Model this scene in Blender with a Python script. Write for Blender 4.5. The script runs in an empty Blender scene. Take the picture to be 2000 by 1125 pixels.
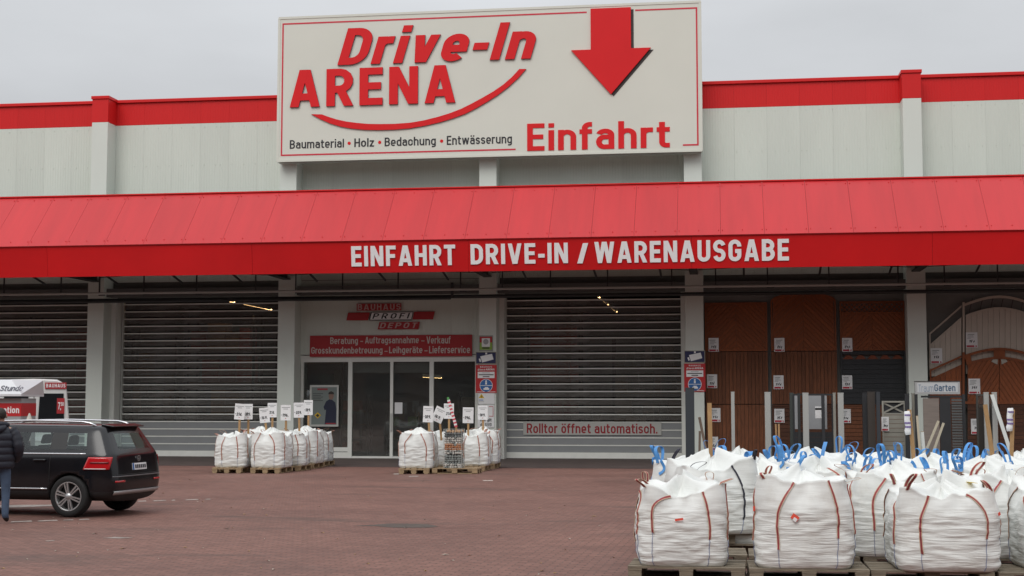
import bpy, bmesh, math, random
from mathutils import Vector, Matrix, noise, Euler
random.seed(7)
R = math.radians
SC = bpy.context.scene
COL = SC.collection

# ------------------------------------------------------------------ camera
FPX, TANP, TANY, CAMH = 2800.0, .0807, .145, 1.82      # focal length in photo pixels, pitch, yaw, eye height
PIT, YAW = math.atan(TANP), math.atan(TANY)
cam_d = bpy.data.cameras.new('camera')
cam_d.sensor_width = 36.0
cam_d.lens = FPX / 2000 * 36
cam_d.clip_end = 3000
cam = bpy.data.objects.new('camera', cam_d)
COL.objects.link(cam)
cam.location = (0, 0, CAMH)
cam.rotation_euler = (math.pi / 2 + PIT, 0, YAW)
SC.camera = cam

# ------------------------------------------------------------------ overcast sky, soft sun
SUN_EL, SUN_AZ = R(47), R(195)          # azimuth clockwise from +Y (north): behind the camera
W = bpy.data.worlds.new('World'); SC.world = W; W.use_nodes = True
nt = W.node_tree; nt.nodes.clear()
def N(t, tree=None, **kw):
    n = (tree or nt).nodes.new(t)
    for k, v in kw.items(): setattr(n, k, v)
    return n
out = N('ShaderNodeOutputWorld'); bg = N('ShaderNodeBackground'); bg.inputs[1].default_value = .1
sky = N('ShaderNodeTexSky', sky_type='NISHITA', sun_disc=False)
sky.sun_elevation = SUN_EL; sky.sun_rotation = SUN_AZ; sky.dust_density = 6; sky.air_density = 2
tc = N('ShaderNodeTexCoord'); sep = N('ShaderNodeSeparateXYZ')
nt.links.new(tc.outputs['Generated'], sep.inputs[0])
mx = N('ShaderNodeMath', operation='MAXIMUM'); mx.inputs[1].default_value = 0
nt.links.new(sep.outputs[2], mx.inputs[0])
ma = N('ShaderNodeMath', operation='MULTIPLY_ADD'); ma.inputs[1].default_value = 10; ma.inputs[2].default_value = 4.4   # overcast: zenith about three times the horizon
nt.links.new(mx.outputs[0], ma.inputs[0])
nz = N('ShaderNodeTexNoise'); nz.inputs['Scale'].default_value = 3.2; nz.inputs['Detail'].default_value = 5; nz.inputs['Roughness'].default_value = .5
mp = N('ShaderNodeMapping'); mp.inputs['Scale'].default_value = (1, 1, 3.0)
nt.links.new(tc.outputs['Generated'], mp.inputs[0]); nt.links.new(mp.outputs[0], nz.inputs[0])
mr = N('ShaderNodeMapRange'); mr.inputs[1].default_value = .3; mr.inputs[2].default_value = .7; mr.inputs[3].default_value = .91; mr.inputs[4].default_value = 1.10
nt.links.new(nz.outputs[0], mr.inputs[0])
mm = N('ShaderNodeMath', operation='MULTIPLY'); nt.links.new(ma.outputs[0], mm.inputs[0]); nt.links.new(mr.outputs[0], mm.inputs[1])
cc = N('ShaderNodeVectorMath', operation='SCALE'); cc.inputs[0].default_value = (.955, .985, 1.03)
nt.links.new(mm.outputs[0], cc.inputs['Scale'])
hs = N('ShaderNodeHueSaturation'); hs.inputs['Saturation'].default_value = .35
nt.links.new(sky.outputs[0], hs.inputs['Color'])
mixw = N('ShaderNodeMix', data_type='RGBA'); mixw.inputs[0].default_value = .94
nt.links.new(hs.outputs[0], mixw.inputs[6]); nt.links.new(cc.outputs[0], mixw.inputs[7])
nt.links.new(mixw.outputs[2], bg.inputs[0]); nt.links.new(bg.outputs[0], out.inputs[0])
sun_d = bpy.data.lights.new('sun', 'SUN'); sun_d.energy = 1.35; sun_d.angle = R(35); sun_d.color = (1, .97, .93)
sun = bpy.data.objects.new('sun', sun_d); COL.objects.link(sun)
sdir = Vector((math.sin(SUN_AZ) * math.cos(SUN_EL), math.cos(SUN_AZ) * math.cos(SUN_EL), math.sin(SUN_EL)))
sun.rotation_euler = sdir.to_track_quat('Z', 'Y').to_euler()
sun.location = (0, -20, 40)
SC.view_settings.view_transform = 'Standard'; SC.view_settings.look = 'None'
SC.view_settings.exposure = 0; SC.view_settings.gamma = 1
SC.render.engine = 'CYCLES'
SC.cycles.use_denoising = True
SC.cycles.max_bounces = 8; SC.cycles.transparent_max_bounces = 16
SC.cycles.sample_clamp_indirect = 6

# photo pixel -> a point of the place, on the plane Y = const or on a level plane
_fw = Vector((-math.sin(YAW) * math.cos(PIT), math.cos(YAW) * math.cos(PIT), math.sin(PIT)))
_rt = Vector((math.cos(YAW), math.sin(YAW), 0)); _up = _rt.cross(_fw)
def _ray(px, py): return _fw + _rt * ((px - 1000) / FPX) - _up * ((py - 562.5) / FPX)
def at(px, py, Y):
    d = _ray(px, py); return Vector((0, 0, CAMH)) + d * (Y / d.y)
def gnd(px, py, z=0):
    d = _ray(px, py); return Vector((0, 0, CAMH)) + d * ((z - CAMH) / d.z)

# ------------------------------------------------------------------ materials
MATS = {}
def mat(name, col, rough=.6, metal=0, var=0, vscale=3, bump=0, bscale=40, spec=.5, coat=0, stretch=None, alpha=None, emit=None, dirt=0):
    if name in MATS: return MATS[name]
    m = bpy.data.materials.new(name); m.use_nodes = True
    t = m.node_tree; b = t.nodes['Principled BSDF']
    b.inputs['Base Color'].default_value = (*col, 1); b.inputs['Roughness'].default_value = rough
    b.inputs['Metallic'].default_value = metal; b.inputs['Specular IOR Level'].default_value = spec
    b.inputs['Coat Weight'].default_value = coat; b.inputs['Coat Roughness'].default_value = .05
    L = t.links.new
    if var or bump or dirt:
        tcn = N('ShaderNodeTexCoord', t); mpn = N('ShaderNodeMapping', t)
        if stretch: mpn.inputs['Scale'].default_value = stretch
        oi = N('ShaderNodeObjectInfo', t)
        va = N('ShaderNodeVectorMath', t, operation='MULTIPLY_ADD'); va.inputs[1].default_value = (1, 1, 1)
        sc_ = N('ShaderNodeVectorMath', t, operation='SCALE'); sc_.inputs[0].default_value = (37, 11, 23)
        L(oi.outputs['Random'], sc_.inputs['Scale'])
        L(tcn.outputs['Object'], va.inputs[0]); L(sc_.outputs[0], va.inputs[2])
        L(va.outputs[0], mpn.inputs[0])
    if var:
        n = N('ShaderNodeTexNoise', t); n.inputs['Scale'].default_value = vscale; n.inputs['Detail'].default_value = 7; n.inputs['Roughness'].default_value = .62
        L(mpn.outputs[0], n.inputs[0])
        r = N('ShaderNodeMapRange', t); r.inputs[1].default_value = .28; r.inputs[2].default_value = .72
        r.inputs[3].default_value = 1 - var; r.inputs[4].default_value = 1 + var
        L(n.outputs[0], r.inputs[0])
        orr = N('ShaderNodeMapRange', t); orr.inputs[3].default_value = 1 - var * .5; orr.inputs[4].default_value = 1 + var * .5
        L(oi.outputs['Random'], orr.inputs[0])
        mu = N('ShaderNodeMath', t, operation='MULTIPLY'); L(r.outputs[0], mu.inputs[0]); L(orr.outputs[0], mu.inputs[1])
        s = N('ShaderNodeVectorMath', t, operation='SCALE'); s.inputs[0].default_value = col
        L(mu.outputs[0], s.inputs['Scale']); L(s.outputs[0], b.inputs['Base Color'])
    if bump:
        n2 = N('ShaderNodeTexNoise', t); n2.inputs['Scale'].default_value = bscale; n2.inputs['Detail'].default_value = 5
        L(mpn.outputs[0], n2.inputs[0])
        bp = N('ShaderNodeBump', t); bp.inputs['Strength'].default_value = bump; bp.inputs['Distance'].default_value = .02
        L(n2.outputs[0], bp.inputs['Height']); L(bp.outputs[0], b.inputs['Normal'])
    if emit:
        b.inputs['Emission Color'].default_value = (*col, 1); b.inputs['Emission Strength'].default_value = emit
    MATS[name] = m
    return m
def glass(name, tint, refl=.1, trans=.8):
    if name in MATS: return MATS[name]
    m = bpy.data.materials.new(name); m.use_nodes = True; t = m.node_tree; t.nodes.clear()
    o = N('ShaderNodeOutputMaterial', t); tr = N('ShaderNodeBsdfTransparent', t); gl = N('ShaderNodeBsdfGlossy', t)
    tr.inputs[0].default_value = tuple(c * trans for c in tint) + (1,)
    gl.inputs['Color'].default_value = (.9, .95, .95, 1); gl.inputs['Roughness'].default_value = .03
    fr = N('ShaderNodeLayerWeight', t); fr.inputs[0].default_value = .25
    mr_ = N('ShaderNodeMath', t, operation='MULTIPLY_ADD'); mr_.inputs[1].default_value = .6; mr_.inputs[2].default_value = refl
    t.links.new(fr.outputs['Fresnel'], mr_.inputs[0])
    mi = N('ShaderNodeMixShader', t); t.links.new(mr_.outputs[0], mi.inputs[0])
    t.links.new(tr.outputs[0], mi.inputs[1]); t.links.new(gl.outputs[0], mi.inputs[2]); t.links.new(mi.outputs[0], o.inputs[0])
    MATS[name] = m; return m

M_white = mat('white_cladding', (.62, .66, .595), .5, var=.05, vscale=.6, stretch=(1, 1, .25))
M_pil = mat('white_pilaster', (.65, .69, .635), .5, var=.03, vscale=.8, stretch=(1, 1, .3))
M_red = mat('red_cladding', (.62, .014, .015), .42, spec=.3, var=.05, vscale=.7, stretch=(1, 1, .3))
M_redroof = mat('red_roof_sheet', (.50, .018, .022), .38, spec=.4, var=.08, vscale=1.1, stretch=(2.5, .3, .3), bump=.06, bscale=2)
M_redfas = mat('red_fascia', (.54, .008, .010), .4, spec=.3, var=.09, vscale=.5)
M_sign = mat('sign_face', (.66, .675, .60), .5, var=.025, vscale=.5)
M_signred = mat('sign_red', (.68, .016, .020), .5, spec=.2, var=.04, vscale=.8)
M_signsh = mat('sign_letter_edge', (.09, .012, .05), .5)
M_black = mat('black_print', (.02, .02, .024), .6)
M_letter = mat('white_letter', (.80, .80, .80), .5)
M_alu = mat('aluminium', (.50, .51, .48), .45, .25, var=.05)
M_aluw = mat('white_frame', (.74, .745, .70), .45, var=.03)
M_slat = mat('shutter_slat', (.80, .81, .76), .5, .1, var=.05)
M_slatg = mat('shutter_solid_slat', (.27, .28, .285), .5, .1, var=.05)
M_dark = mat('dark_steel', (.035, .037, .037), .55, .2, var=.1)
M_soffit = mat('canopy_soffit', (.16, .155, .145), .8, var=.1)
M_pipe = mat('light_pipe', (.42, .42, .39), .5)
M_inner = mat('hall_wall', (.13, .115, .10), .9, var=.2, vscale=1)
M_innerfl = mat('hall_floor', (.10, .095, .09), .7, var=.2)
M_pane = glass('shutter_pane_glass', (.62, .60, .58), .012, .95)
def add_haze(m, col, fac):     # diffuse haze: scratched, dirty plastic panes; on door glass painted in for reflections
    t = m.node_tree; o = next(n for n in t.nodes if n.type == 'OUTPUT_MATERIAL'); src = o.inputs[0].links[0].from_socket
    d = N('ShaderNodeBsdfDiffuse', t); d.inputs[0].default_value = (*col, 1); tcn = N('ShaderNodeTexCoord', t); n = N('ShaderNodeTexNoise', t); n.inputs['Scale'].default_value = 1.3; n.inputs['Detail'].default_value = 6
    mp_ = N('ShaderNodeMapping', t); mp_.inputs['Scale'].default_value = (1, 1, 4); t.links.new(tcn.outputs['Object'], mp_.inputs[0]); t.links.new(mp_.outputs[0], n.inputs[0])
    r = N('ShaderNodeMapRange', t); r.inputs[1].default_value = .3; r.inputs[2].default_value = .7; r.inputs[3].default_value = fac*.7; r.inputs[4].default_value = fac*1.3; t.links.new(n.outputs[0], r.inputs[0])
    mi = N('ShaderNodeMixShader', t); t.links.new(r.outputs[0], mi.inputs[0]); t.links.new(src, mi.inputs[1]); t.links.new(d.outputs[0], mi.inputs[2]); t.links.new(mi.outputs[0], o.inputs[0])
add_haze(M_pane, (.32, .305, .285), .37)
M_glass = glass('door_glass', (.80, .83, .81), .05, .95); add_haze(M_glass, (.3, .3, .29), .10)  # grey haze on the door glass stands in for reflections
M_carglass = glass('car_glass', (.80, .90, .88), .05, .95)
M_wood = mat('pallet_wood', (.33, .235, .135), .8, var=.25, vscale=5, stretch=(1, 6, 6), bump=.3, bscale=20)
M_woodo = mat('weathered_pallet_wood', (.20, .165, .12), .85, var=.3, vscale=5, stretch=(1, 6, 6), bump=.3, bscale=20)
M_stick = mat('lath_wood', (.36, .215, .095), .7, var=.15, vscale=6)
M_paper = mat('white_print_board', (.74, .74, .74), .55)
M_navy = mat('navy_print', (.012, .016, .075), .5)
M_blue = mat('blue_print', (.03, .13, .36), .5)
M_green = mat('green_print', (.25, .42, .05), .5)
M_yellow = mat('yellow_print', (.62, .40, .02), .5)
M_grey = mat('grey_print', (.35, .36, .36), .6)

# ------------------------------------------------------------------ mesh tools
class MB:
    def __init__(s): s.v = []; s.f = []; s.m = []
    def add(s, vs, fs, mi=0):
        k = len(s.v); s.v += [tuple(v) for v in vs]; s.f += [tuple(i + k for i in f) for f in fs]; s.m += [mi] * len(fs); return s
    def box(s, x0, x1, y0, y1, z0, z1, mi=0):
        return s.add([(x0,y0,z0),(x1,y0,z0),(x1,y1,z0),(x0,y1,z0),(x0,y0,z1),(x1,y0,z1),(x1,y1,z1),(x0,y1,z1)],
                     [(0,3,2,1),(4,5,6,7),(0,1,5,4),(1,2,6,5),(2,3,7,6),(3,0,4,7)], mi)
    def hexa(s, p, mi=0):        # eight corners, bottom four then top four
        return s.add(p, [(0,3,2,1),(4,5,6,7),(0,1,5,4),(1,2,6,5),(2,3,7,6),(3,0,4,7)], mi)
    def bar(s, a, b, w, d, mi=0):    # a beam of section w x d from a to b
        a, b = Vector(a), Vector(b); t = (b - a).normalized()
        u = t.cross(Vector((0, 1, 0)) if abs(t.y) < .9 else Vector((1, 0, 0))).normalized(); n = t.cross(u)
        c = [u * (w/2*i) + n * (d/2*j) for i, j in ((-1,-1),(1,-1),(1,1),(-1,1))]
        return s.hexa([a + q for q in c] + [b + q for q in c], mi)
    def prism(s, poly, y0, y1, mi=0):     # polygon of (x, z), from y0 (front) to y1
        n = len(poly)
        vs = [(x, y0, z) for x, z in poly] + [(x, y1, z) for x, z in poly]
        return s.add(vs, [tuple(range(n)), tuple(range(2*n-1, n-1, -1))] + [((i+1) % n, i, n+i, n+(i+1) % n) for i in range(n)], mi)
    def tube(s, path, r, n=8, mi=0, cap=True):
        path = [Vector(p) for p in path]; k = len(s.v); rr = r if isinstance(r, (list, tuple)) else [r] * len(path)
        up = None
        for i, p in enumerate(path):
            t = (path[min(i+1, len(path)-1)] - path[max(i-1, 0)]).normalized()
            if up is None: up = t.cross(Vector((0, 0, 1)) if abs(t.z) < .9 else Vector((1, 0, 0))).normalized()
            up = (up - t * up.dot(t)).normalized(); w = t.cross(up)
            for j in range(n):
                a = 2*math.pi*j/n; s.v.append(tuple(p + (up*math.cos(a) + w*math.sin(a)) * rr[i]))
        m = len(path)
        fs = [(k+i*n+j, k+i*n+(j+1) % n, k+(i+1)*n+(j+1) % n, k+(i+1)*n+j) for i in range(m-1) for j in range(n)]
        if cap: fs += [tuple(k+j for j in range(n-1, -1, -1)), tuple(k+(m-1)*n+j for j in range(n))]
        s.f += fs; s.m += [mi] * len(fs); return s
    def lathe(s, prof, n=32, mi=0, axis='Y'):     # prof: (r, h) around the axis
        k = len(s.v)
        for r, h in prof:
            for j in range(n):
                a = 2*math.pi*j/n
                s.v.append((r*math.cos(a), h, r*math.sin(a)) if axis == 'Y' else (r*math.cos(a), r*math.sin(a), h))
        fs = [(k+i*n+j, k+(i+1)*n+j, k+(i+1)*n+(j+1) % n, k+i*n+(j+1) % n) for i in range(len(prof)-1) for j in range(n)]
        s.f += fs; s.m += [mi]*len(fs); return s
    def mesh(s, name, mats, smooth=False):
        me = bpy.data.meshes.new(name); me.from_pydata(s.v, [], s.f)
        for m in (mats if isinstance(mats, (list, tuple)) else [mats]): me.materials.append(m)
        me.polygons.foreach_set('material_index', s.m)
        if smooth: me.polygons.foreach_set('use_smooth', [True]*len(s.f))
        bm = bmesh.new(); bm.from_mesh(me); bmesh.ops.recalc_face_normals(bm, faces=bm.faces); bm.to_mesh(me); bm.free()
        me.update(); return me
    def build(s, name, mats, parent=None, loc=(0,0,0), smooth=False, rot=None):
        return link(name, s.mesh(name, mats, smooth), parent, loc, rot)
def link(name, me, parent=None, loc=(0,0,0), rot=None):
    o = bpy.data.objects.new(name, me); COL.objects.link(o); o.location = loc
    if rot: o.rotation_euler = rot
    if parent: o.parent = parent
    return o
def tag(o, label=None, cat=None, group=None, kind=None):
    if label: o['label'] = label
    if cat: o['category'] = cat
    if group: o['group'] = group
    if kind: o['kind'] = kind
    return o
def thing(name, loc, label, cat, group=None, rotz=0):
    o = bpy.data.objects.new(name, None); COL.objects.link(o); o.location = loc; o.rotation_euler = (0, 0, rotz); o.empty_display_size = .2
    return tag(o, label, cat, group)
def copy_tree(o, parent=None):
    c = o.copy(); COL.objects.link(c); c.parent = parent
    for ch in list(o.children): copy_tree(ch, c)
    return c
def bevel(o, w=.01, seg=2):
    m = o.modifiers.new('bevel', 'BEVEL'); m.width = w; m.segments = seg; m.limit_method = 'ANGLE'; return o
def clip(poly, a, b, c):      # keep a*x + b*z <= c
    o = []
    for i in range(len(poly)):
        p, q = poly[i], poly[(i+1) % len(poly)]
        dp, dq = a*p[0]+b*p[1]-c, a*q[0]+b*q[1]-c
        if dp <= 0: o.append(p)
        if dp*dq < 0:
            t = dp/(dp-dq); o.append((p[0]+t*(q[0]-p[0]), p[1]+t*(q[1]-p[1])))
    return o
def strips(poly, ang, pitch, gap):      # convex polygon cut into boards running at angle ang
    nx, nz_ = -math.sin(ang), math.cos(ang)
    ds = [p[0]*nx+p[1]*nz_ for p in poly]; d = min(ds); res = []
    while d < max(ds):
        q = clip(clip(poly, nx, nz_, d+pitch-gap), -nx, -nz_, -d)
        if len(q) > 2:
            ar = abs(sum(q[i][0]*q[(i+1) % len(q)][1]-q[(i+1) % len(q)][0]*q[i][1] for i in range(len(q))))/2
            if ar > .002: res.append(q)
        d += pitch
    return res
def boards(poly, ang, pitch, gap, y0, y1, m, parent, name='board'):
    for q in strips(poly, ang, pitch, gap):
        cx = sum(p[0] for p in q)/len(q); cz = sum(p[1] for p in q)/len(q); dy = random.uniform(-.004, .004)
        MB().prism([(p[0]-cx, p[1]-cz) for p in q], y0+dy, y1+dy).build(name, m, parent, (cx, 0, cz))

# ------------------------------------------------------------------ lettering
# a condensed grotesque drawn with strokes: every glyph is a list of centre lines of width t
def _arc(cx, cy, rx, ry, a0, a1, n=7): return [(cx+rx*math.cos(R(a0+(a1-a0)*i/n)), cy+ry*math.sin(R(a0+(a1-a0)*i/n))) for i in range(n+1)]
def _line(pts, t, closed=False):
    """flat-capped stroke with mitred joints -> list of quads"""
    pts = [Vector(p) for p in pts]; q = [pts[0]]
    for p in pts[1:]:
        if (p-q[-1]).length > 1e-4: q.append(p)
    if closed and (q[0]-q[-1]).length < 1e-4: q.pop()
    n = len(q); L, Rr = [], []
    for i in range(n):
        a = q[i-1] if (i or closed) else None; b = q[(i+1) % n] if (i < n-1 or closed) else None
        d1 = (q[i]-a).normalized() if a is not None else (b-q[i]).normalized()
        d2 = (b-q[i]).normalized() if b is not None else d1
        n1, n2 = Vector((-d1.y, d1.x)), Vector((-d2.y, d2.x)); m = (n1+n2)
        m = m.normalized() if m.length > 1e-6 else n1
        k = (t/2)/max(.45, m.dot(n1)); L.append(q[i]+m*k); Rr.append(q[i]-m*k)
    return [(Rr[i], Rr[(i+1) % n], L[(i+1) % n], L[i]) for i in range(n if closed else n-1)]
def _diag(xa, ya, xb, yb, t):
    l = math.hypot(xb-xa, yb-ya); w = (t/2)*l/abs(yb-ya)
    return [(Vector((xa-w, ya)), Vector((xa+w, ya)), Vector((xb+w, yb)), Vector((xb-w, yb)))]
def glyph(c, t):
    h = t/2; X = .74; S = []
    def P(*pts, closed=False):
        o = []
        for p in pts: o += p if isinstance(p, list) else [p]
        S.append(_line(o, t, closed))
    def Dg(*a): S.append(_diag(*a, t))
    def ring(W, y0, y1, r=None):
        r = r or min(W/2-h, .25); a, b, c_, d = h, W-h, y0+h, y1-h; ry = min(r*1.15, (d-c_)/2)
        P(_arc(b-r, c_+ry, r, ry, -90, 0), _arc(b-r, d-ry, r, ry, 0, 90), _arc(a+r, d-ry, r, ry, 90, 180), _arc(a+r, c_+ry, r, ry, 180, 270), closed=True)
    def dots(W, y):
        for x in (W*.24, W*.76): P((x, y), (x, y+t*.95))
    up, W = 1, .58
    if c in 'äö':
        W, S = glyph({'ä': 'a', 'ö': 'o'}[c], t); dots(W, X+.10); return W, S
    x0, x1 = h, W-h; y1 = 1-h; r = min(.2, W/2-h-.004)
    if c == 'A': W = .66; Dg(h*1.05, 0, W/2-h*.25, 1); Dg(W-h*1.05, 0, W/2+h*.25, 1); P((.15, .27), (W-.15, .27))
    elif c == 'B':
        P((x0, 0), (x0, 1)); P((x0, y1), (x1-r-.03, y1), _arc(x1-r-.02, (y1+.52)/2, r, (y1-.52)/2, 90, -90), (x0, .52)); P((x0, .52), _arc(x1-r, (.52+h)/2, r, (.52-h)/2, 90, -90), (x0, h))
    elif c in 'CG':
        p = [(x1, .68)]+_arc(x1-r, y1-r, r, r, 0, 90)+_arc(x0+r, y1-r, r, r, 90, 180)+_arc(x0+r, h+r, r, r, 180, 270)+_arc(x1-r, h+r, r, r, -90, 0)
        P(*(p+([(x1, .47), (W*.52, .47)] if c == 'G' else [(x1, .33)])))
    elif c == 'D': P((x0, h), _arc(x1-.24, h+.26, .24, .26, -90, 0), _arc(x1-.24, y1-.26, .24, .26, 0, 90), (x0, y1), closed=True)
    elif c == 'E': W = .5; P((W, y1), (x0, y1), (x0, h), (W, h)); P((x0, .51), (W*.93, .51))
    elif c == 'F': W = .48; P((W, y1), (x0, y1), (x0, 0)); P((x0, .49), (W*.92, .49))
    elif c == 'H': P((x0, 0), (x0, 1)); P((x1, 0), (x1, 1)); P((x0, .51), (x1, .51))
    elif c == 'I': W = t; P((h, 0), (h, 1))
    elif c == 'L': W = .47; P((x0, 1), (x0, h), (W, h))
    elif c == 'N': W = .62; P((h, 0), (h, 1)); P((W-h, 0), (W-h, 1)); Dg(h*1.15, 1, W-h*1.15, 0)
    elif c == 'O': ring(W, 0, 1)
    elif c in 'PR':
        P((x0, 0), (x0, 1)); P((x0, y1), (x1-r, y1), _arc(x1-r, (y1+.45)/2, r, (y1-.45)/2, 90, -90), (x0, .45))
        if c == 'R': Dg(W*.52, .45, W-h*1.0, 0)
    elif c in 'Ss':
        H = 1 if c == 'S' else X; W = .56 if c == 'S' else .48; m = H*.5; rx = W/2-h
        P(_arc(W/2, (m+H-h)/2, rx, (H-h-m)/2, 12, 270, 16), _arc(W/2, (m+h)/2, rx, (m-h)/2, 90, -168, 16))
    elif c == 'T': W = .54; P((0, y1), (W, y1)); P((W/2, 0), (W/2, 1))
    elif c == 'U': P((x0, 1), _arc(x0+r, h+r, r, r, 180, 270), _arc(x1-r, h+r, r, r, -90, 0), (x1, 1))
    elif c in 'Vv': H = 1 if c == 'V' else X; W = .64 if c == 'V' else .52; Dg(h*1.05, H, W/2-h*.2, 0); Dg(W-h*1.05, H, W/2+h*.2, 0)
    elif c in 'Ww':
        H = 1 if c == 'W' else X; W = .92 if c == 'W' else .80
        Dg(h, H, W*.27, 0); Dg(W*.5-h*.2, H, W*.27, 0); Dg(W*.5+h*.2, H, W*.73, 0); Dg(W-h, H, W*.73, 0)
    elif c == '/': W = .4; Dg(h, 0, W-h, 1)
    elif c in '-–': W = .3; P((0, .38), (W, .38))
    elif c == '.': W = t; P((h, 0), (h, t*1.05))
    elif c == ',': W = t; P((h, t), (h, 0)); Dg(h, 0, h*.5, -.12)
    elif c == ' ': W = .2
    else:
        W = .52; x1 = W-h; y1 = X-h; r = min(.19, W/2-h)
        if c == 'a':
            P(_arc(x0+r, y1-r*.8, r, r*.8, 165, 90), _arc(x1-r, y1-r*.8, r, r*.8, 90, 0), (x1, 0)); P((x1, .44), _arc(x0+.15, (.44+h)/2, .15, (.44-h)/2, 90, 270, 10), (x1-h, h))
        elif c in 'bp': ring(W, 0, X, r); P((x0, 0 if c == 'b' else -.26), (x0, 1 if c == 'b' else X))
        elif c == 'd': ring(W, 0, X, r); P((x1, 0), (x1, 1))
        elif c == 'c': P((x1, .5), _arc(x1-r, y1-r, r, r, 0, 90), _arc(x0+r, y1-r, r, r, 90, 180), _arc(x0+r, h+r, r, r, 180, 270), _arc(x1-r, h+r, r, r, -90, 0), (x1, .24))
        elif c == 'e': P((t*.9, X*.47-.001), (W-t*.9, X*.47-.001)); P((x1, X*.47-h), _arc(x1-r, y1-r, r, r, 0, 90), _arc(x0+r, y1-r, r, r, 90, 180), _arc(x0+r, h+r, r, r, 180, 270), _arc(x1-r, h+r, r, r, -90, -40))
        elif c == 'f': W = .34; P((W, 1-h), _arc(.13+h+.06, 1-h-.14, .14, .14, 90, 180), (.05+h, 0)); P((-.02, X-h), (W, X-h))
        elif c == 'g': ring(W, 0, X, r); P((x1, X), _arc(x1-r, -.24+h+r*.7, r, r*.7, 0, -90), (x0+.02, -.24+h))
        elif c in 'hn': P((x0, 0), (x0, 1 if c == 'h' else X)); P((x0, y1-.1), _arc(x0+r, y1-r, r, r, 120, 90, 3), _arc(x1-r, y1-r, r, r, 90, 0), (x1, 0))
        elif c == 'i': W = t; P((h, 0), (h, X)); P((h, X+.10), (h, X+.10+t*.95))
        elif c == 'k': P((x0, 0), (x0, 1)); Dg(x0+h, .3, W-h*.9, X); Dg(x0+t*.95, .42, W-h*.8, 0)
        elif c == 'l': W = t; P((h, 0), (h, 1))
        elif c == 'm':
            W = .82; m = W/2; r = .14; P((h, 0), (h, X))
            P((h, y1-.1), _arc(h+r, y1-r, r, r, 120, 90, 3), _arc(m-r, y1-r, r, r, 90, 0), (m, 0)); P((m, y1-.1), _arc(m+r, y1-r, r, r, 120, 90, 3), _arc(W-h-r, y1-r, r, r, 90, 0), (W-h, 0))
        elif c == 'o': ring(W, 0, X, r)
        elif c == 'r': W = .35; P((h, 0), (h, X)); P((h, y1-.12), _arc(h+.16, y1-.16, .16, .16, 140, 90, 4), (W, y1))
        elif c == 't': W = .36; P((.06+h, .93), _arc(.06+h+.12, h+.12, .12, .12, 180, 270), (W, h)); P((-.01, X-h), (W, X-h))
        elif c == 'u': P((x0, X), _arc(x0+r, h+r, r, r, 180, 270), _arc(x1-r, h+r, r, r, -90, -30, 4), (x1, .2)); P((x1, 0), (x1, X))
        elif c == 'z': W = .46; P((0, y1), (W, y1)); P((0, h), (W, h)); Dg(h*1.3, t*.8, W-h*1.3, X-t*.8)
        elif c == '0': ring(W, 0, 1, r)
        elif c == '1': W = .34; P((W-h, 0), (W-h, 1)); Dg(0+h, .78, W-h, 1)
        elif c == '2': P((x0, .72), _arc(W/2, 1-h-.22, W/2-h, .22, 180, -25, 12), (h*1.4, h), (W, h))
        elif c == '4': P((W-.14, 0), (W-.14, 1)); P((0, .26), (W, .26)); Dg(h, .26, W-.14, 1)
        elif c == '5': P((W*.95, 1-h), (x0, 1-h), (x0, .56), _arc(W/2-.02, .3+h*.4, W/2-h, .3-h*.6, 100, -165, 14))
        elif c == '7': P((0, 1-h), (W, 1-h)); Dg(W-h*1.1, 1-h, W*.34, 0)
        elif c == '6': ring(W, 0, .58, r); P((x0, .3), (x0, .6), _arc(x0+.3, .6, .3, .4-h, 180, 100))
        elif c == '9': ring(W, .42, 1, r); P((x1, .7), (x1, .4), _arc(x1-.3, .4, .3, .4-h, 0, -80))
        elif c in '83': ring(W, .5-h, 1, r); ring(W, 0, .5+h, r)
        else: ring(W, 0, X, r)
    return W, S
def text_mesh(body, bold=0, depth=.02, shear=0, space=1.0):
    t = .125+bold*1.5; mb = MB(); x = 0; gap = .105*space+(space-1)*.35; k = 0
    for c in body:
        W_, S_ = glyph(c, t)
        for st in S_:
            z1 = 1-.02*(k % 5); k += 1
            b0 = len(mb.v); mb_f = []
            for q in st:
                v = [(x+p.x+shear*p.y, p.y) for p in q]
                mb.add([(a, b, 0) for a, b in v]+[(a, b, z1) for a, b in v], [(4, 5, 6, 7), (0, 1, 5, 4), (2, 3, 7, 6), (1, 2, 6, 5), (3, 0, 4, 7)])
        x += W_+gap
    me = bpy.data.meshes.new('lettering'); me.from_pydata(mb.v, [], mb.f)
    bm = bmesh.new(); bm.from_mesh(me); bmesh.ops.remove_doubles(bm, verts=bm.verts, dist=1e-5)
    seen = {}
    for f in bm.faces: seen.setdefault(frozenset(v.index for v in f.verts), []).append(f)
    bmesh.ops.delete(bm, geom=[f for fs in seen.values() if len(fs) > 1 for f in fs], context='FACES_ONLY')
    bmesh.ops.recalc_face_normals(bm, faces=bm.faces)
    bm.to_mesh(me); bm.free(); me.update(); return me
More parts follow.
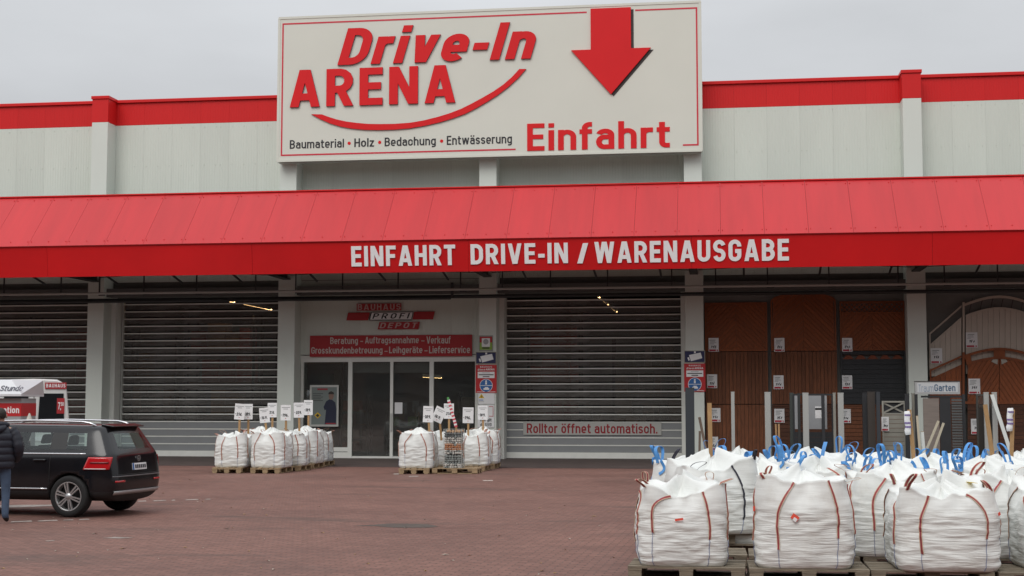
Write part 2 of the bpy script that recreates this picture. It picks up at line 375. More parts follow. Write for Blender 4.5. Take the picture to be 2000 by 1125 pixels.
def text(name, body, x0, x1, z0, z1, Y, depth, m, parent, bold=.02, shear=0, space=1.0, org=(0,0,0), slant=0):
    """lettering facing -Y whose ink fills x0..x1, z0..z1 and whose face is at Y; slant = rise of z over the width"""
    me = text_mesh(body, bold, 1, shear, space)
    xs = [v.co.x for v in me.vertices]; ys = [v.co.y for v in me.vertices]; zs = [v.co.z for v in me.vertices]
    a, b, c, d, e, f = min(xs), max(xs), min(ys), max(ys), min(zs), max(zs)
    for v in me.vertices:
        u = (v.co.x-a)/(b-a); w = (v.co.y-c)/(d-c); q = (v.co.z-e)/(f-e)
        v.co = (x0+u*(x1-x0)-org[0], Y+(1-q)*depth-org[1], z0+w*(z1-z0)+slant*u-org[2])
    me.materials.clear()
    for k in (m if isinstance(m, (list, tuple)) else [m]): me.materials.append(k)
    me.update()
    if isinstance(m, (list, tuple)) and len(m) > 1:
        for p in me.polygons: p.material_index = 0 if abs(p.normal.y) > .7 else 1
    return link(name, me, parent)
def ptext(name, body, pl, pr, ptop, pbot, Y, depth, m, parent, org=(0,0,0), **kw):
    """the same from photo pixels: left/right edge and the top/bottom of the ink at the left edge"""
    xa, xb = at(pl, (ptop+pbot)/2, Y), at(pr, (ptop+pbot)/2, Y)
    return text(name, body, xa.x, xb.x, at(pl, pbot, Y).z, at(pl, ptop, Y).z, Y, depth, m, parent, org=org, **kw)
# ------------------------------------------------------------------ ground
def paver_material():
    m = bpy.data.materials.new('red_brick_pavers'); m.use_nodes = True; t = m.node_tree; b = t.nodes['Principled BSDF']; L = t.links.new
    tcn = N('ShaderNodeTexCoord', t); mp_ = N('ShaderNodeMapping', t); mp_.inputs['Rotation'].default_value = (0, 0, R(2)); L(tcn.outputs['Object'], mp_.inputs[0])
    br = N('ShaderNodeTexBrick', t); L(mp_.outputs[0], br.inputs[0])
    br.inputs['Scale'].default_value = 1; br.inputs['Brick Width'].default_value = .20; br.inputs['Row Height'].default_value = .10
    br.inputs['Mortar Size'].default_value = .010; br.inputs['Mortar Smooth'].default_value = .3; br.inputs['Bias'].default_value = -.1
    br.inputs['Color1'].default_value = (.185, .097, .078, 1); br.inputs['Color2'].default_value = (.240, .127, .103, 1); br.inputs['Mortar'].default_value = (.115, .072, .060, 1); b.inputs['Specular IOR Level'].default_value = .18
    n1 = N('ShaderNodeTexNoise', t); n1.inputs['Scale'].default_value = .35; n1.inputs['Detail'].default_value = 8; n1.inputs['Roughness'].default_value = .65; L(tcn.outputs['Object'], n1.inputs[0])
    r1 = N('ShaderNodeMapRange', t); r1.inputs[1].default_value = .3; r1.inputs[2].default_value = .7; r1.inputs[3].default_value = .78; r1.inputs[4].default_value = 1.16; L(n1.outputs[0], r1.inputs[0])
    # dark wet-looking stains drawn out along the traffic direction
    m2 = N('ShaderNodeMapping', t); m2.inputs['Scale'].default_value = (.35, 1.1, 1); L(tcn.outputs['Object'], m2.inputs[0])
    n2 = N('ShaderNodeTexNoise', t); n2.inputs['Scale'].default_value = .55; n2.inputs['Detail'].default_value = 6; n2.inputs['Roughness'].default_value = .6; n2.inputs['Distortion'].default_value = .6; L(m2.outputs[0], n2.inputs[0])
    r2 = N('ShaderNodeMapRange', t); r2.inputs[1].default_value = .58; r2.inputs[2].default_value = .68; r2.inputs[3].default_value = 0; r2.inputs[4].default_value = .55; L(n2.outputs[0], r2.inputs[0])
    n3 = N('ShaderNodeTexNoise', t); n3.inputs['Scale'].default_value = 9; n3.inputs['Detail'].default_value = 4; L(tcn.outputs['Object'], n3.inputs[0])
    r3 = N('ShaderNodeMapRange', t); r3.inputs[1].default_value = .3; r3.inputs[2].default_value = .7; r3.inputs[3].default_value = .85; r3.inputs[4].default_value = 1.12; L(n3.outputs[0], r3.inputs[0])
    k = N('ShaderNodeMath', t, operation='MULTIPLY'); L(r1.outputs[0], k.inputs[0]); L(r3.outputs[0], k.inputs[1])
    s = N('ShaderNodeVectorMath', t, operation='SCALE'); L(br.outputs[0], s.inputs[0]); L(k.outputs[0], s.inputs['Scale'])
    mi = N('ShaderNodeMix', t, data_type='RGBA'); L(r2.outputs[0], mi.inputs[0]); L(s.outputs[0], mi.inputs[6]); mi.inputs[7].default_value = (.082, .06, .052, 1)
    L(mi.outputs[2], b.inputs['Base Color'])
    rr = N('ShaderNodeMapRange', t); rr.inputs[1].default_value = .3; rr.inputs[2].default_value = .7; rr.inputs[3].default_value = .5; rr.inputs[4].default_value = .8; L(n1.outputs[0], rr.inputs[0]); L(rr.outputs[0], b.inputs['Roughness'])
    bp = N('ShaderNodeBump', t); bp.inputs['Strength'].default_value = .3; bp.inputs['Distance'].default_value = .01; bp.invert = True
    L(br.outputs['Fac'], bp.inputs['Height']); L(bp.outputs[0], b.inputs['Normal'])
    return m
g = MB().add([(-400, -300, 0), (400, -300, 0), (400, 500, 0), (-400, 500, 0)], [(0, 1, 2, 3)]).build('ground', paver_material())
tag(g, 'red brown brick paved forecourt', None, None, 'structure')
ln = MB().add([(-60, 40.6, .004), (40, 40.6, .004), (40, 47.4, .004), (-60, 47.4, .004)], [(0, 1, 2, 3)]).build('canopy_shade_strip', mat('shade_toned_paving', (.060, .042, .037), .8, var=.3, vscale=1.2, bump=.2, bscale=30))  # shade under the canopy painted as a darker strip of paving
tag(ln, 'dark strip along the foot of the store, canopy shade put into its colour', None, None, 'structure')

# ------------------------------------------------------------------ store building
YC, YW, YS = 46.3, 47.0, 47.5              # column face, wall face, shutter plane
COLX = [-27.85, -21.08, -14.34, -7.52, -.80, 6.13, 12.95]
CW = .29
BO = Vector((-7.5, 47, 0))
B = thing('store_building', BO, 'long white clad store with red parapet band and red drive-in canopy', 'building')
wall = MB()
wall.box(-34, 19, 47.06, 47.45, 5.45, 12.3)
wall.box(COLX[2], COLX[3], 47.06, 47.45, 3.46, 5.45)
wall.box(COLX[4], 19, 47.06, 47.45, 0, 5.45)
wall.box(-34, -27.9, 47.06, 47.45, 0, 5.45)
wall.box(-34, -33.6, 47.45, 80, 0, 12.3); wall.box(18.6, 19, 47.45, 80, 0, 12.3); wall.box(-34, 19, 80, 80.4, 0, 12.3)
wall.box(-34, 19, 47.46, 80, 11.4, 11.7)
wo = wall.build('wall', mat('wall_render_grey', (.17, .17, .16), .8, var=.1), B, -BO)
tag(wo, 'grey wall behind the cladding and around the fence display')
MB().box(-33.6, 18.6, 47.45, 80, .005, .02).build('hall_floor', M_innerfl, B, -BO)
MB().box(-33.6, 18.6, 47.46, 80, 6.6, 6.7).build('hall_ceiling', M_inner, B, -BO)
def corrugated(w, z0, z1, pitch=.09, dep=.004):
    n = max(2, round(w/pitch)); p = w/n; m = MB(); prof = [(-w/2, -.012), (-w/2, -.05)]
    prof = []
    for i in range(n):
        x = -w/2+i*p
        prof += [(x, 0), (x+p*.62, 0), (x+p*.74, dep), (x+p*.9, dep)]
    prof.append((w/2, 0))
    vs = [(x, y, z0) for x, y in prof]+[(x, y, z1) for x, y in prof]; k = len(prof)
    return m.add(vs, [(i, i+1, k+i+1, k+i) for i in range(k-1)])
def panel_mesh(name, w, z0, z1, m):
    c = corrugated(w-.003, z0, z1); c.box(-w/2+.0015, w/2-.0015, .012, .05, z0, z1); return c.mesh(name, m)
pm = {}
for i in range(len(COLX)-1):
    xa, xb = COLX[i]+CW, COLX[i+1]-CW; w = (xb-xa)/6
    for j in range(6):
        x = xa+w*(j+.5)
        for nm, z0, z1, m in (('wall_panel', 6.0, 11.5, M_white), ('parapet_panel', 11.506, 12.28, M_red)):
            key = (nm, round(w, 3))
            if key not in pm: pm[key] = panel_mesh(nm, w, z0, z1, m)
            link(nm, pm[key], wo, (x, YW, 0))
    if i == 2:
        w = (xb-xa)/6
        for j in range(6):
            key = ('entrance_panel', 0)
            if key not in pm: pm[key] = panel_mesh('wall_panel', w, 3.47, 5.98, M_white)
            link('wall_panel', pm[key], wo, (xa+w*(j+.5), YW, 0))
    cp = MB().box(xa, xb, YW-.07, 47.5, 12.29, 12.40); bevel(cp.build('coping', M_red, B, -BO), .012)
scr = MB()
for i in range(len(COLX)-1):
    x = COLX[i]+CW+.12
    while x < COLX[i+1]-CW:
        for z in (10.05, 11.38): scr.box(x-.014, x+.014, YW-.012, YW, z-.014, z+.014)
        x += .42 if int(x*7) % 3 else .16
so = scr.build('screw_heads', M_white, B, -BO); so['kind'] = 'stuff'
for i, x in enumerate(COLX):
    p = MB().box(x-CW, x+CW, YC, 47.5, 0, 11.5).build('pilaster', M_pil, B, -BO); bevel(p, .01)
    c = MB().box(x-CW-.003, x+CW+.003, YC-.004, 47.5, 11.502, 12.31); c.box(x-CW-.035, x+CW+.035, YC-.04, 47.52, 12.315, 12.42)
    bevel(c.build('pilaster_cap', M_red, p), .008)
# jamb returns between column and shutter
for i, sgn in ((1, -1), (1, 1), (2, -1), (3, 1), (4, -1)):
    x = COLX[i]+sgn*CW
    MB().box(min(x, x+sgn*.16), max(x, x+sgn*.16), 46.95, 47.62, 0, 5.5).build('door_jamb', M_aluw, B, -BO)

# canopy: sloping sheets, fascia, steel underneath
CY0, CZ0, CY1, CZ1, CYB, CZB = 44.35, 8.64, 42.6, 6.83, 42.74, 5.825
can = MB().box(-34, 19, 42.85, 46.28, 6.74, 6.80).box(-34, 19, 44.36, 46.28, 8.5, 8.56); cano = can.build('canopy', M_soffit, B, -BO)
tag(cano, 'red sheet metal canopy over the shutters')
pitch = 1.28; xs = at(1406, 360.5, CY0).x; k0 = int((-34-xs)/pitch); k1 = int((19-xs)/pitch)
sl = MB(); g_ = .0035; nrm = Vector((0, -(CZ0-CZ1), (CY0-CY1))).normalized()*.045; nrm.y = -abs(nrm.y)
a0, a1 = Vector((0, CY1-.05, CZ1-.03)), Vector((0, CY0, CZ0))
q = [Vector((g_-0, 0, 0)), Vector((pitch-g_, 0, 0))]
sl.hexa([a0+q[0]-nrm, a0+q[1]-nrm, a1+q[1]-nrm, a1+q[0]-nrm, a0+q[0], a0+q[1], a1+q[1], a1+q[0]])
slm = sl.mesh('roof_panel', M_redroof)
for k in range(k0, k1): link('roof_panel', slm, cano, (xs+k*pitch, 0, 0))
MB().box(-34, 19, CY0-.06, CY0+.12, CZ0-.01, CZ0+.03).build('ridge_trim', M_red, cano)
bk = MB().hexa([(-34, CY1+.05, CZ1-.1), (19, CY1+.05, CZ1-.1), (19, CY0, CZ0-.12), (-34, CY0, CZ0-.12), (-34, CY1+.08, CZ1-.06), (19, CY1+.08, CZ1-.06), (19, CY0+.02, CZ0-.06), (-34, CY0+.02, CZ0-.06)])
bk.build('roof_deck', M_dark, cano)
bx = [-34]+COLX+[19]
for i in range(len(bx)-1):
    a, b_ = bx[i]+.004, bx[i+1]-.004
    f = MB().hexa([(a, CYB, CZB), (b_, CYB, CZB), (b_, CYB+.05, CZB), (a, CYB+.05, CZB), (a, CY1, CZ1), (b_, CY1, CZ1), (b_, CY1+.05, CZ1), (a, CY1+.05, CZ1)])
    f.build('fascia_panel', M_redfas, cano)
MB().box(-34, 19, CYB+.055, CYB+.2, CZB+.02, CZB+.08).build('fascia_channel', M_dark, cano)
rivm = MB()
for k in range(k0, k1):
    for t in (.08, .92):
        for dx in (.06, pitch/2, pitch-.06):
            p = a0.lerp(a1, t)+Vector((xs+k*pitch+dx, 0, 0)); rivm.box(p.x-.012, p.x+.012, p.y-.02, p.y+.004, p.z-.004, p.z+.014)
ro = rivm.build('rivets', M_red, cano); ro['kind'] = 'stuff'
for x in COLX:
    MB().box(x-.10, x+.10, CYB+.2, YC, 6.24, 6.28).box(x-.02, x+.02, CYB+.2, YC, 6.00, 6.24).box(x-.13, x+.13, CYB+.2, YC, 5.96, 6.00).build('canopy_beam', M_dark, cano)
for i in range(len(COLX)-1):
    xa, xb = COLX[i], COLX[i+1]; w = xb-xa
    MB().tube([(xa+.15, CYB+.3, 6.14), (xb-.15, 46.2, 6.1)], .012, 6).build('brace_rod', M_dark, cano)
    MB().tube([(xb-.15, CYB+.3, 6.14), (xa+.15, 46.2, 6.1)], .012, 6).build('brace_rod', M_dark, cano)
    for fx in (.22, .55, .85):
        x = xa+w*fx
        MB().tube([(x, CYB+.25, 6.1), (x+.03, 44.6, 5.75)], .035, 6).build('bracket', M_dark, cano)
    for fx in (.1, .33, .6, .9):
        x = xa+w*fx
        MB().box(x-.02, x+.02, 45.06, 45.1, 5.4, 6.8).box(x-.02, x+.2, 45.06, 45.1, 5.4, 5.44).build('hanger', M_dark, cano)
zpi = at(1000, 564, 45).z; MB().tube([(-34, 45.0, zpi), (19, 45.0, zpi)], .04, 8).build('service_pipe', M_pipe, cano)
zpi = at(1000, 578, 45.6).z; MB().tube([(-34, 45.6, zpi), (19, 45.6, zpi)], .06, 8).build('drain_pipe', M_dark, cano)
pe = at(880, 582, 45.4); MB().tube([(-34, 45.4, pe.z), (pe.x, 45.4, pe.z), (pe.x+.05, 45.4, pe.z+.1), (pe.x+.05, 45.4, pe.z+.5)], .05, 8).build('drain_pipe', M_dark, cano)
MB().box(-34, 19, 46.5, 46.93, 5.46, 5.75).build('shutter_housing', mat('housing_grey', (.12, .12, .115), .7), cano)

# roller shutters
PIT_S = .2535
bar_mesh = {}
def shutter(x0, x1, label):
    w = x1-x0
    par = MB().box(x0-.06, x1+.06, YS-.09, YS+.3, 5.45, 5.8).build('roller_shutter', M_dark, B, -BO); tag(par, label)
    for xg in (x0-.06, x1): MB().box(xg, xg+.06, YS-.08, YS+.08, 0, 5.45).build('guide_rail', M_alu, par)
    def piece(nm, z0, z1, yo, th, m):
        key = (nm, round(w, 3))
        if key not in bar_mesh:
            mb = MB()
            if nm == 'pane': mb.add([(0, 0, 0), (w, 0, 0), (w, 0, z1-z0), (0, 0, z1-z0)], [(0, 1, 2, 3)])
            else: mb.box(0, w, -th, th, 0, z1-z0)
            bar_mesh[key] = mb.mesh(nm, m)
        return link(nm, bar_mesh[key], par, (x0, YS+yo, z0))
    piece('bottom_bar', .02, .215, -.01, .04, M_slat)
    for k in range(4): piece('solid_slat', .222+k*PIT_S, .222+k*PIT_S+PIT_S-.046, 0, .018, M_slatg)
    for k in range(21):
        z = .222+(k+1)*PIT_S
        if z < 5.5: piece('slat', z-.048, z+.038 if k > 3 else z-.008, -.008, .024, M_slat)
    for k in range(4, 20): piece('pane', .222+k*PIT_S+.039, .222+(k+1)*PIT_S-.049, 0, 0, M_pane)
    return par
sh0 = shutter(-27.4, -21.55, 'leftmost roller shutter, cut by the picture edge')
sh1 = shutter(-20.55, -14.78, 'roller shutter between the car and the shop entrance')
sh2 = shutter(-7.06, -1.27, 'roller shutter with the notice that it opens automatically')
Yb = YS-.06
a, b_ = at(1022, 824, Yb), at(1292, 850, Yb)
MB().box(a.x, b_.x, Yb, Yb+.012, b_.z, a.z).build('notice_strip', mat('notice_grey', (.46, .46, .43), .6), sh2)
ptext('lettering', 'Rolltor öffnet automatisch.', 1029, 1284, 827, 846, Yb-.004, .003, mat('dark_red_print', (.30, .012, .02), .6), sh2, bold=.022)

# shop entrance
YE = 47.06
def zx(px): return at(px, 800, YE).x
fr = MB(); X5 = [zx(p) for p in (590, 684, 765, 843, 931)]
ZT = 3.44
fr.box(X5[0]-.06, X5[4]+.02, YE-.05, YE+.09, 3.22, ZT)
for i, x in enumerate(X5): fr.box(x-(.07 if i in (1, 3) else .05), x+(.07 if i in (1, 3) else .05), YE-.045, YE+.08, 0, 3.22)
for i in range(4):
    fr.box(X5[i]+.05, X5[i+1]-.05, YE-.03, YE+.06, .0 if i in (1, 2) else .22, .07 if i in (1, 2) else .36)
    if i in (0, 3): fr.box(X5[i]+.07, X5[i+1]-.07, YE-.01, YE+.05, .0, .2)
ent = fr.build('entrance_frame', M_aluw, B, -BO); tag(ent, 'white framed glazed shop entrance with sliding doors')
for i in range(4):
    MB().box(X5[i]+.05, X5[i+1]-.05, YE+.01, YE+.018, .07 if i in (1, 2) else .36, 3.22).build('pane', M_glass, ent)
MB().box(X5[1]+.07, X5[3]-.07, YE+.12, YE+.2, 2.86, 3.2).build('door_operator', mat('operator_grey', (.3, .31, .32), .5), ent)
MB().box(X5[2]-.03, X5[2]+.03, YE-.075, YE-.045, .9, 1.5).build('handle', M_alu, ent)
a, b_ = at(771, 786, YE), at(786, 808, YE); MB().box(a.x, b_.x, YE-.006, YE-.002, b_.z, a.z).build('paper_notice', M_paper, ent)

# inside the hall: strip lamps, racks
M_lamp = mat('strip_lamp_glow', (1, .62, .27), .5, emit=9)
def strip_lamp(pa, pb, Y0, Y1, label):
    a, b_ = at(*pa, Y0), at(*pb, Y1); c = (a+b_)/2
    t = thing('strip_light', c, label, 'lamp', 'lamps inside the hall')
    MB().bar(a-c+Vector((0, 0, .05)), b_-c+Vector((0, 0, .05)), .12, .05).build('housing', M_alu, t)
    MB().bar(a-c, b_-c, .035, .035).build('tube', M_lamp, t)
    MB().tube([(0, 0, .05), (0, 0, 6.6-c.z)], .012, 5).build('hanger', M_dark, t)
strip_lamp((1161, 575), (1171, 581), 54.5, 53.7, 'short far strip light glowing behind the notice shutter')
strip_lamp((1174, 583), (1188, 595), 53.2, 51.6, 'middle strip light glowing behind the notice shutter')
strip_lamp((1191, 598), (1205, 609), 51.2, 49.9, 'nearest strip light glowing behind the notice shutter')
strip_lamp((826, 736), (862, 738), 52.5, 52.3, 'low warm strip light behind the entrance doors')
strip_lamp((449, 589), (458, 590), 56, 55.4, 'small far strip light behind the shutter left of the entrance')
strip_lamp((477, 594), (530, 605), 53, 49.8, 'long strip light behind the shutter left of the entrance')
for k_, (xx_, yy_) in enumerate(((-12.6, 50.0), (-10.2, 51.2), (-10.4, 53.5))):  # unseen strip lights added to brighten the dark shop interior
    t = thing('strip_light', (xx_, yy_, 4.2), ('left', 'middle', 'deepest')[k_]+' of the unseen ceiling strip lights added to brighten the shop behind the entrance', 'lamp', 'lamps inside the hall')
    MB().box(-.9, .9, -.08, .08, .03, .09).build('housing', M_alu, t); MB().box(-.85, .85, -.05, .05, -.02, .028).build('tube', mat('added_fill_glow', (1, .86, .66), .5, emit=6), t); MB().tube([(0, 0, .09), (0, 0, 2.4)], .012, 5).build('hanger', M_dark, t)
PAL = [(.30, .07, .05), (.26, .17, .09), (.33, .30, .25), (.09, .12, .10), (.24, .06, .05), (.18, .12, .07), (.10, .24, .05), (.30, .28, .26)]
def rack(x, y, w, d, h, nl, label, cols, seed, full=.85):
    rnd = random.Random(seed); t = thing('storage_rack', (x, y, .02), label, 'rack', 'racks inside the hall')
    for sx in (0, w):
        for sy in (0, d): MB().box(sx-.04, sx+.04, sy-.04, sy+.04, 0, h).build('upright', M_dark, t)
    for k in range(nl):
        z = .12+k*(h-.2)/nl
        MB().box(0, w, 0, d, z-.04, z).build('shelf', mat('rack_shelf', (.16, .10, .05), .7), t)
        xx = .06
        while xx < w-.3:
            bw = rnd.uniform(.25, .75); bw = min(bw, w-.06-xx)
            if rnd.random() < full:
                hh = (h-.2)/nl*rnd.uniform(.45, .86); ci = rnd.choice(cols)
                bevel(MB().box(xx, xx+bw-.04, .05, d-.08, z+.001, z+hh).build('carton', mat('goods_%d' % ci, PAL[ci], .6, var=.25, vscale=4), t), .015)
            xx += bw
rack(-20.3, 53, 2.6, 1, 5.2, 4, 'tall rack with dark red goods left behind shutter beside entrance', [0, 1, 4], 1)
rack(-17.4, 55, 2.7, 1, 4.6, 4, 'tall rack with brown goods right behind shutter beside entrance', [1, 3, 5], 2)
rack(-26.8, 53, 3.2, 1, 5.2, 4, 'rack with reddish goods behind the leftmost shutter', [0, 4, 5], 3)
rack(-23.4, 54, 2.2, 1, 4.4, 3, 'lower rack behind the leftmost shutter', [3, 5, 1], 31)
rack(-13.6, 50.6, 1.0, .6, 2.1, 4, 'narrow shelf with red goods behind left entrance pane', [0, 4, 2], 4)
rack(-12.1, 51.6, 1.2, .6, 1.5, 3, 'low shelf with green goods behind left sliding door', [6, 6, 3], 5)
rack(-9.3, 50.9, 1.3, .6, 2.2, 5, 'shelf of pale goods behind right entrance pane', [2, 7, 5], 6)
rack(-7.0, 52.5, 1.9, 1, 5.2, 4, 'tall rack of red boxed goods left behind notice shutter', [0, 4, 0, 1], 7, 1)
rack(-4.6, 51.5, 2.3, 1, 1.6, 2, 'low rack with pale cartons behind notice shutter', [2, 7, 1], 8, 1)
rack(-4.2, 57, 4.2, 1, 4.4, 4, 'wide rack deep inside behind notice shutter', [3, 5, 1, 2], 9)
# ------------------------------------------------------------------ big roof sign
YB = 45.9
SX0, SX1, SZ0, SZ1 = -14.60, -.50, 9.915, 14.80
SO = Vector(((SX0+SX1)/2, YB, SZ0))
S = thing('roof_sign', SO, 'huge white sign board reading Drive-In ARENA Einfahrt with red down arrow', 'sign')
def zp(zx_, zy_, Y=YB): return at(540+zx_*.42, zy_*.42, Y)
bd = MB().box(SX0, SX1, YB, YC-.004, SZ0, SZ1).build('board', M_sign, S, -SO); bevel(bd, .012)
MB().box(SX0-.012, SX1+.012, YB-.016, YB+.08, SZ0-.03, SZ0+.05).box(SX0-.012, SX1+.012, YB-.016, YB+.08, SZ1-.05, SZ1+.03)\
    .box(SX0-.03, SX0+.05, YB-.012, YB+.08, SZ0, SZ1).box(SX1-.05, SX1+.03, YB-.012, YB+.08, SZ0, SZ1).build('frame', M_sign, S, -SO)
def pl2(pts, Y=YB): return [(zp(x, y, Y).x, zp(x, y, Y).z) for x, y in pts]
# red border, broken at the arrow and the big word
xl, xr = zp(24, 400).x, zp(1960, 350).x; zt, zb = SZ1-.19, SZ0+.17; bw = .05
def line(x0, x1, z0, z1): MB().box(x0, x1, YB-.006, YB-.001, z0, z1).build('border_line', mat('border_red', (.60, .02, .045), .5), S, -SO)
line(xl, zp(1443, 40).x, zt-bw, zt); line(zp(1668, 30).x, xr, zt-bw, zt); line(xl, xl+bw, zb, zt-bw); line(xr-bw, xr, zb, zt-bw)
line(xl+bw, zp(1112, 704).x, zb, zb+bw); line(zp(1890, 683).x, xr-bw, zb, zb+bw)
LM = [M_signred, M_signsh]
def sgn_text(name, body, l, r, top, bot, m, d, **kw):   # zoom coordinates of the ink box taken at the left edge
    pa, pb = zp(l, bot), zp(l, top); xr_ = zp(r, (top+bot)/2-(r-l)*.03).x
    return text(name, body, pa.x, xr_, pa.z, pb.z, YB-d, d-.001, m, S, org=SO, **kw)
sgn_text('lettering', 'Drive-In', 285, 1208, 132, 305, LM, .065, bold=.045, shear=.22, space=1.02)
sgn_text('lettering', 'ARENA', 64, 833, 329, 501, LM, .065, bold=.042, space=1.08)
sgn_text('lettering', 'Einfahrt', 1166, 1829, 576, 702, M_signred, .02, bold=.026, space=1.02)
for wd, l, r, t_, b_ in (('Baumaterial', 62, 314, 652, 692), ('Holz', 362, 454, 644, 684), ('Bedachung', 503, 741, 640, 690), ('Entwässerung', 792, 1095, 632, 684)):
    sgn_text('lettering', wd, l, r, t_, b_, M_black, .008, bold=.016)
for x, y in ((338, 666), (480, 662), (768, 656)):
    p = zp(x, y); MB().prism([(.055*math.cos(a*math.pi/8), .055*math.sin(a*math.pi/8)) for a in range(16)], 0, .006).build('bullet_dot', M_signred, S, p-SO-Vector((0, .008, 0)))
outer = [(163, 532), (205, 555), (250, 575), (300, 590), (350, 599), (415, 605), (480, 606), (550, 604), (620, 598), (690, 586), (760, 570), (820, 552), (880, 530), (930, 504), (980, 475), (1030, 443), (1080, 405), (1125, 364), (1162, 322)]
inner = [(213, 533), (245, 545), (280, 556), (325, 566), (370, 572), (425, 577), (480, 578), (550, 577), (620, 572), (685, 561), (750, 545), (805, 528), (860, 507), (910, 482), (960, 455), (1008, 427), (1055, 395), (1095, 360), (1130, 322)]
o2, i2 = pl2(outer), pl2(inner); sw = MB(); n = len(o2)
for i in range(n-1):
    sw.hexa([(o2[i][0], YB-.045, o2[i][1]), (o2[i+1][0], YB-.045, o2[i+1][1]), (o2[i+1][0], YB-.001, o2[i+1][1]), (o2[i][0], YB-.001, o2[i][1]),
             (i2[i][0], YB-.045, i2[i][1]), (i2[i+1][0], YB-.045, i2[i+1][1]), (i2[i+1][0], YB-.001, i2[i+1][1]), (i2[i][0], YB-.001, i2[i][1])])
bm_ = sw.mesh('swoosh', LM)
bmx = bmesh.new(); bmx.from_mesh(bm_); bmesh.ops.remove_doubles(bmx, verts=bmx.verts, dist=.001)
for f in bmx.faces: f.material_index = 0 if abs(f.normal.y) > .7 else 1
bmx.to_mesh(bm_); bmx.free(); link('swoosh', bm_, S, -SO)
ar = pl2([(1461, 27), (1648, 20), (1648, 226), (1741, 223), (1556, 440), (1371, 236), (1461, 233)])
zc = (ar[2][1]+ar[6][1])/2; zh = (ar[3][1]+ar[5][1])/2
ar = [(ar[0][0], SZ1-.12), (ar[1][0], SZ1-.12), (ar[1][0], zh), (ar[3][0], zh), (ar[4][0], ar[4][1]), (ar[5][0], zh), (ar[0][0], zh)]
def arrow(dx, dz, y0, y1, m, nm):
    mb = MB(); A = [(x+dx, z+dz) for x, z in ar]
    mb.prism([A[0], A[1], A[2], A[6]][::-1], y0, y1); mb.prism([A[5], A[3], A[4]][::-1], y0, y1)
    mb.build(nm, m, S, -SO)
arrow(0, 0, YB-.07, YB-.012, M_signred, 'arrow')
arrow(.085, -.06, YB-.011, YB-.001, mat('arrow_shadow_print', (.035, .03, .028), .6), 'arrow_edge')
MB().box(SX0+.02, SX1-.02, YC-.3, YC-.1, SZ0-.05, SZ0-.031).build('bottom_flashing', M_alu, S, -SO)

# ------------------------------------------------------------------ canopy lettering
YF = 42.6
def fy(z): return CY1+(CYB-CY1)*(CZ1-z)/(CZ1-CZB)-.02
LO = Vector((at(1113, 500, YF).x, YF, 6.2))
LT = thing('canopy_lettering', LO, 'white capital letters along the red canopy fascia reading EINFAHRT DRIVE-IN / WARENAUSGABE', 'lettering')
for wd, l, r, t_, b_ in (('EINFAHRT', 686, 889, 481, 520), ('DRIVE-IN', 919, 1109, 477, 516), ('/', 1127, 1149, 475, 514), ('WARENAUSGABE', 1161, 1541, 472.5, 513.5)):
    z0, z1 = at(l, b_, YF).z, at(l, t_, YF).z
    o = text('word', wd, at(l, 500, YF+.03).x, at(r, 495, YF+.03).x, z0, z1, 0, .03, M_letter, LT, org=(LO.x, 0, LO.z), bold=.04, space=1.06)
    for v in o.data.vertices: v.co.y += fy(v.co.z+LO.z)-LO.y-.012

# ------------------------------------------------------------------ signs at the entrance and on the columns
def sign_thing(name, px0, px1, py0, py1, Y, m, label, cat='sign', th=.025, group=None):
    a, b_ = at(px0, py1, Y), at(px1, py0, Y); o = Vector(((a.x+b_.x)/2, Y, a.z))
    t = thing(name, o, label, cat, group)
    MB().box(a.x, b_.x, Y, Y+th, a.z, b_.z).build('board', m, t, -o)
    return t, o
def prect(t, o, name, x0, x1, y0, y1, Y, m, d=.004, skew=0):
    a, b_ = at(x0, y1, Y), at(x1, y0, Y)
    MB().prism([(a.x, a.z), (b_.x, a.z), (b_.x+skew, b_.z), (a.x+skew, b_.z)], Y-d, Y-.0005).build(name, m, t, -o)
def plet(t, o, body, x0, x1, y0, y1, Y, m, d=.006, **kw): ptext('lettering', body, x0, x1, y0, y1, Y-d, .003, m, t, org=o, **kw)
M_sgr = mat('entrance_sign_red', (.40, .012, .016), .5)
M_sgl = mat('entrance_sign_letter', (.62, .56, .52), .6)
YR = 46.93
t, o = sign_thing('entrance_sign', 605, 922, 653.5, 697, YR, M_sgr, 'long red sign above the entrance listing Beratung and other services', th=.04)
for row in ([('Beratung', 645, 699, 659, 675), ('-', 704, 709, 666, 667.6), ('Auftragsannahme', 713, 818, 658, 674), ('-', 823, 829, 665, 666.6), ('Verkauf', 833, 880, 657, 671)],
            [('Grosskundenbetreuung', 608, 747, 678, 694), ('-', 751, 757, 685.5, 687), ('Leihgeräte', 760, 825, 677, 693), ('-', 829, 835, 684.5, 686), ('Lieferservice', 838, 918, 676, 690)]):
    for wd, l, r, t_, b_ in row:
        if wd == '-': prect(t, o, 'dash', l, r, t_, b_, YR, M_sgl, .008)
        else: plet(t, o, wd, l, r, t_, b_, YR, M_sgl, .008, bold=.02)
YL = 46.95
a = at(763, 645, YL); o = Vector((a.x, YL, a.z)); t = thing('logo_sign', o, 'slanted red and white BAUHAUS PROFI DEPOT logo plates above the entrance', 'sign')
prect(t, o, 'logo_plate', 697, 784, 592.5, 607, YL, M_sgr, .04); prect(t, o, 'logo_plate', 677, 719, 610.5, 626, YL, M_sgr, .04, .06)
prect(t, o, 'logo_plate', 721, 804, 609, 626, YL, M_dark, .03, .06); prect(t, o, 'logo_plate', 723, 803, 610, 624.5, YL-.03, M_letter, .02, .06)
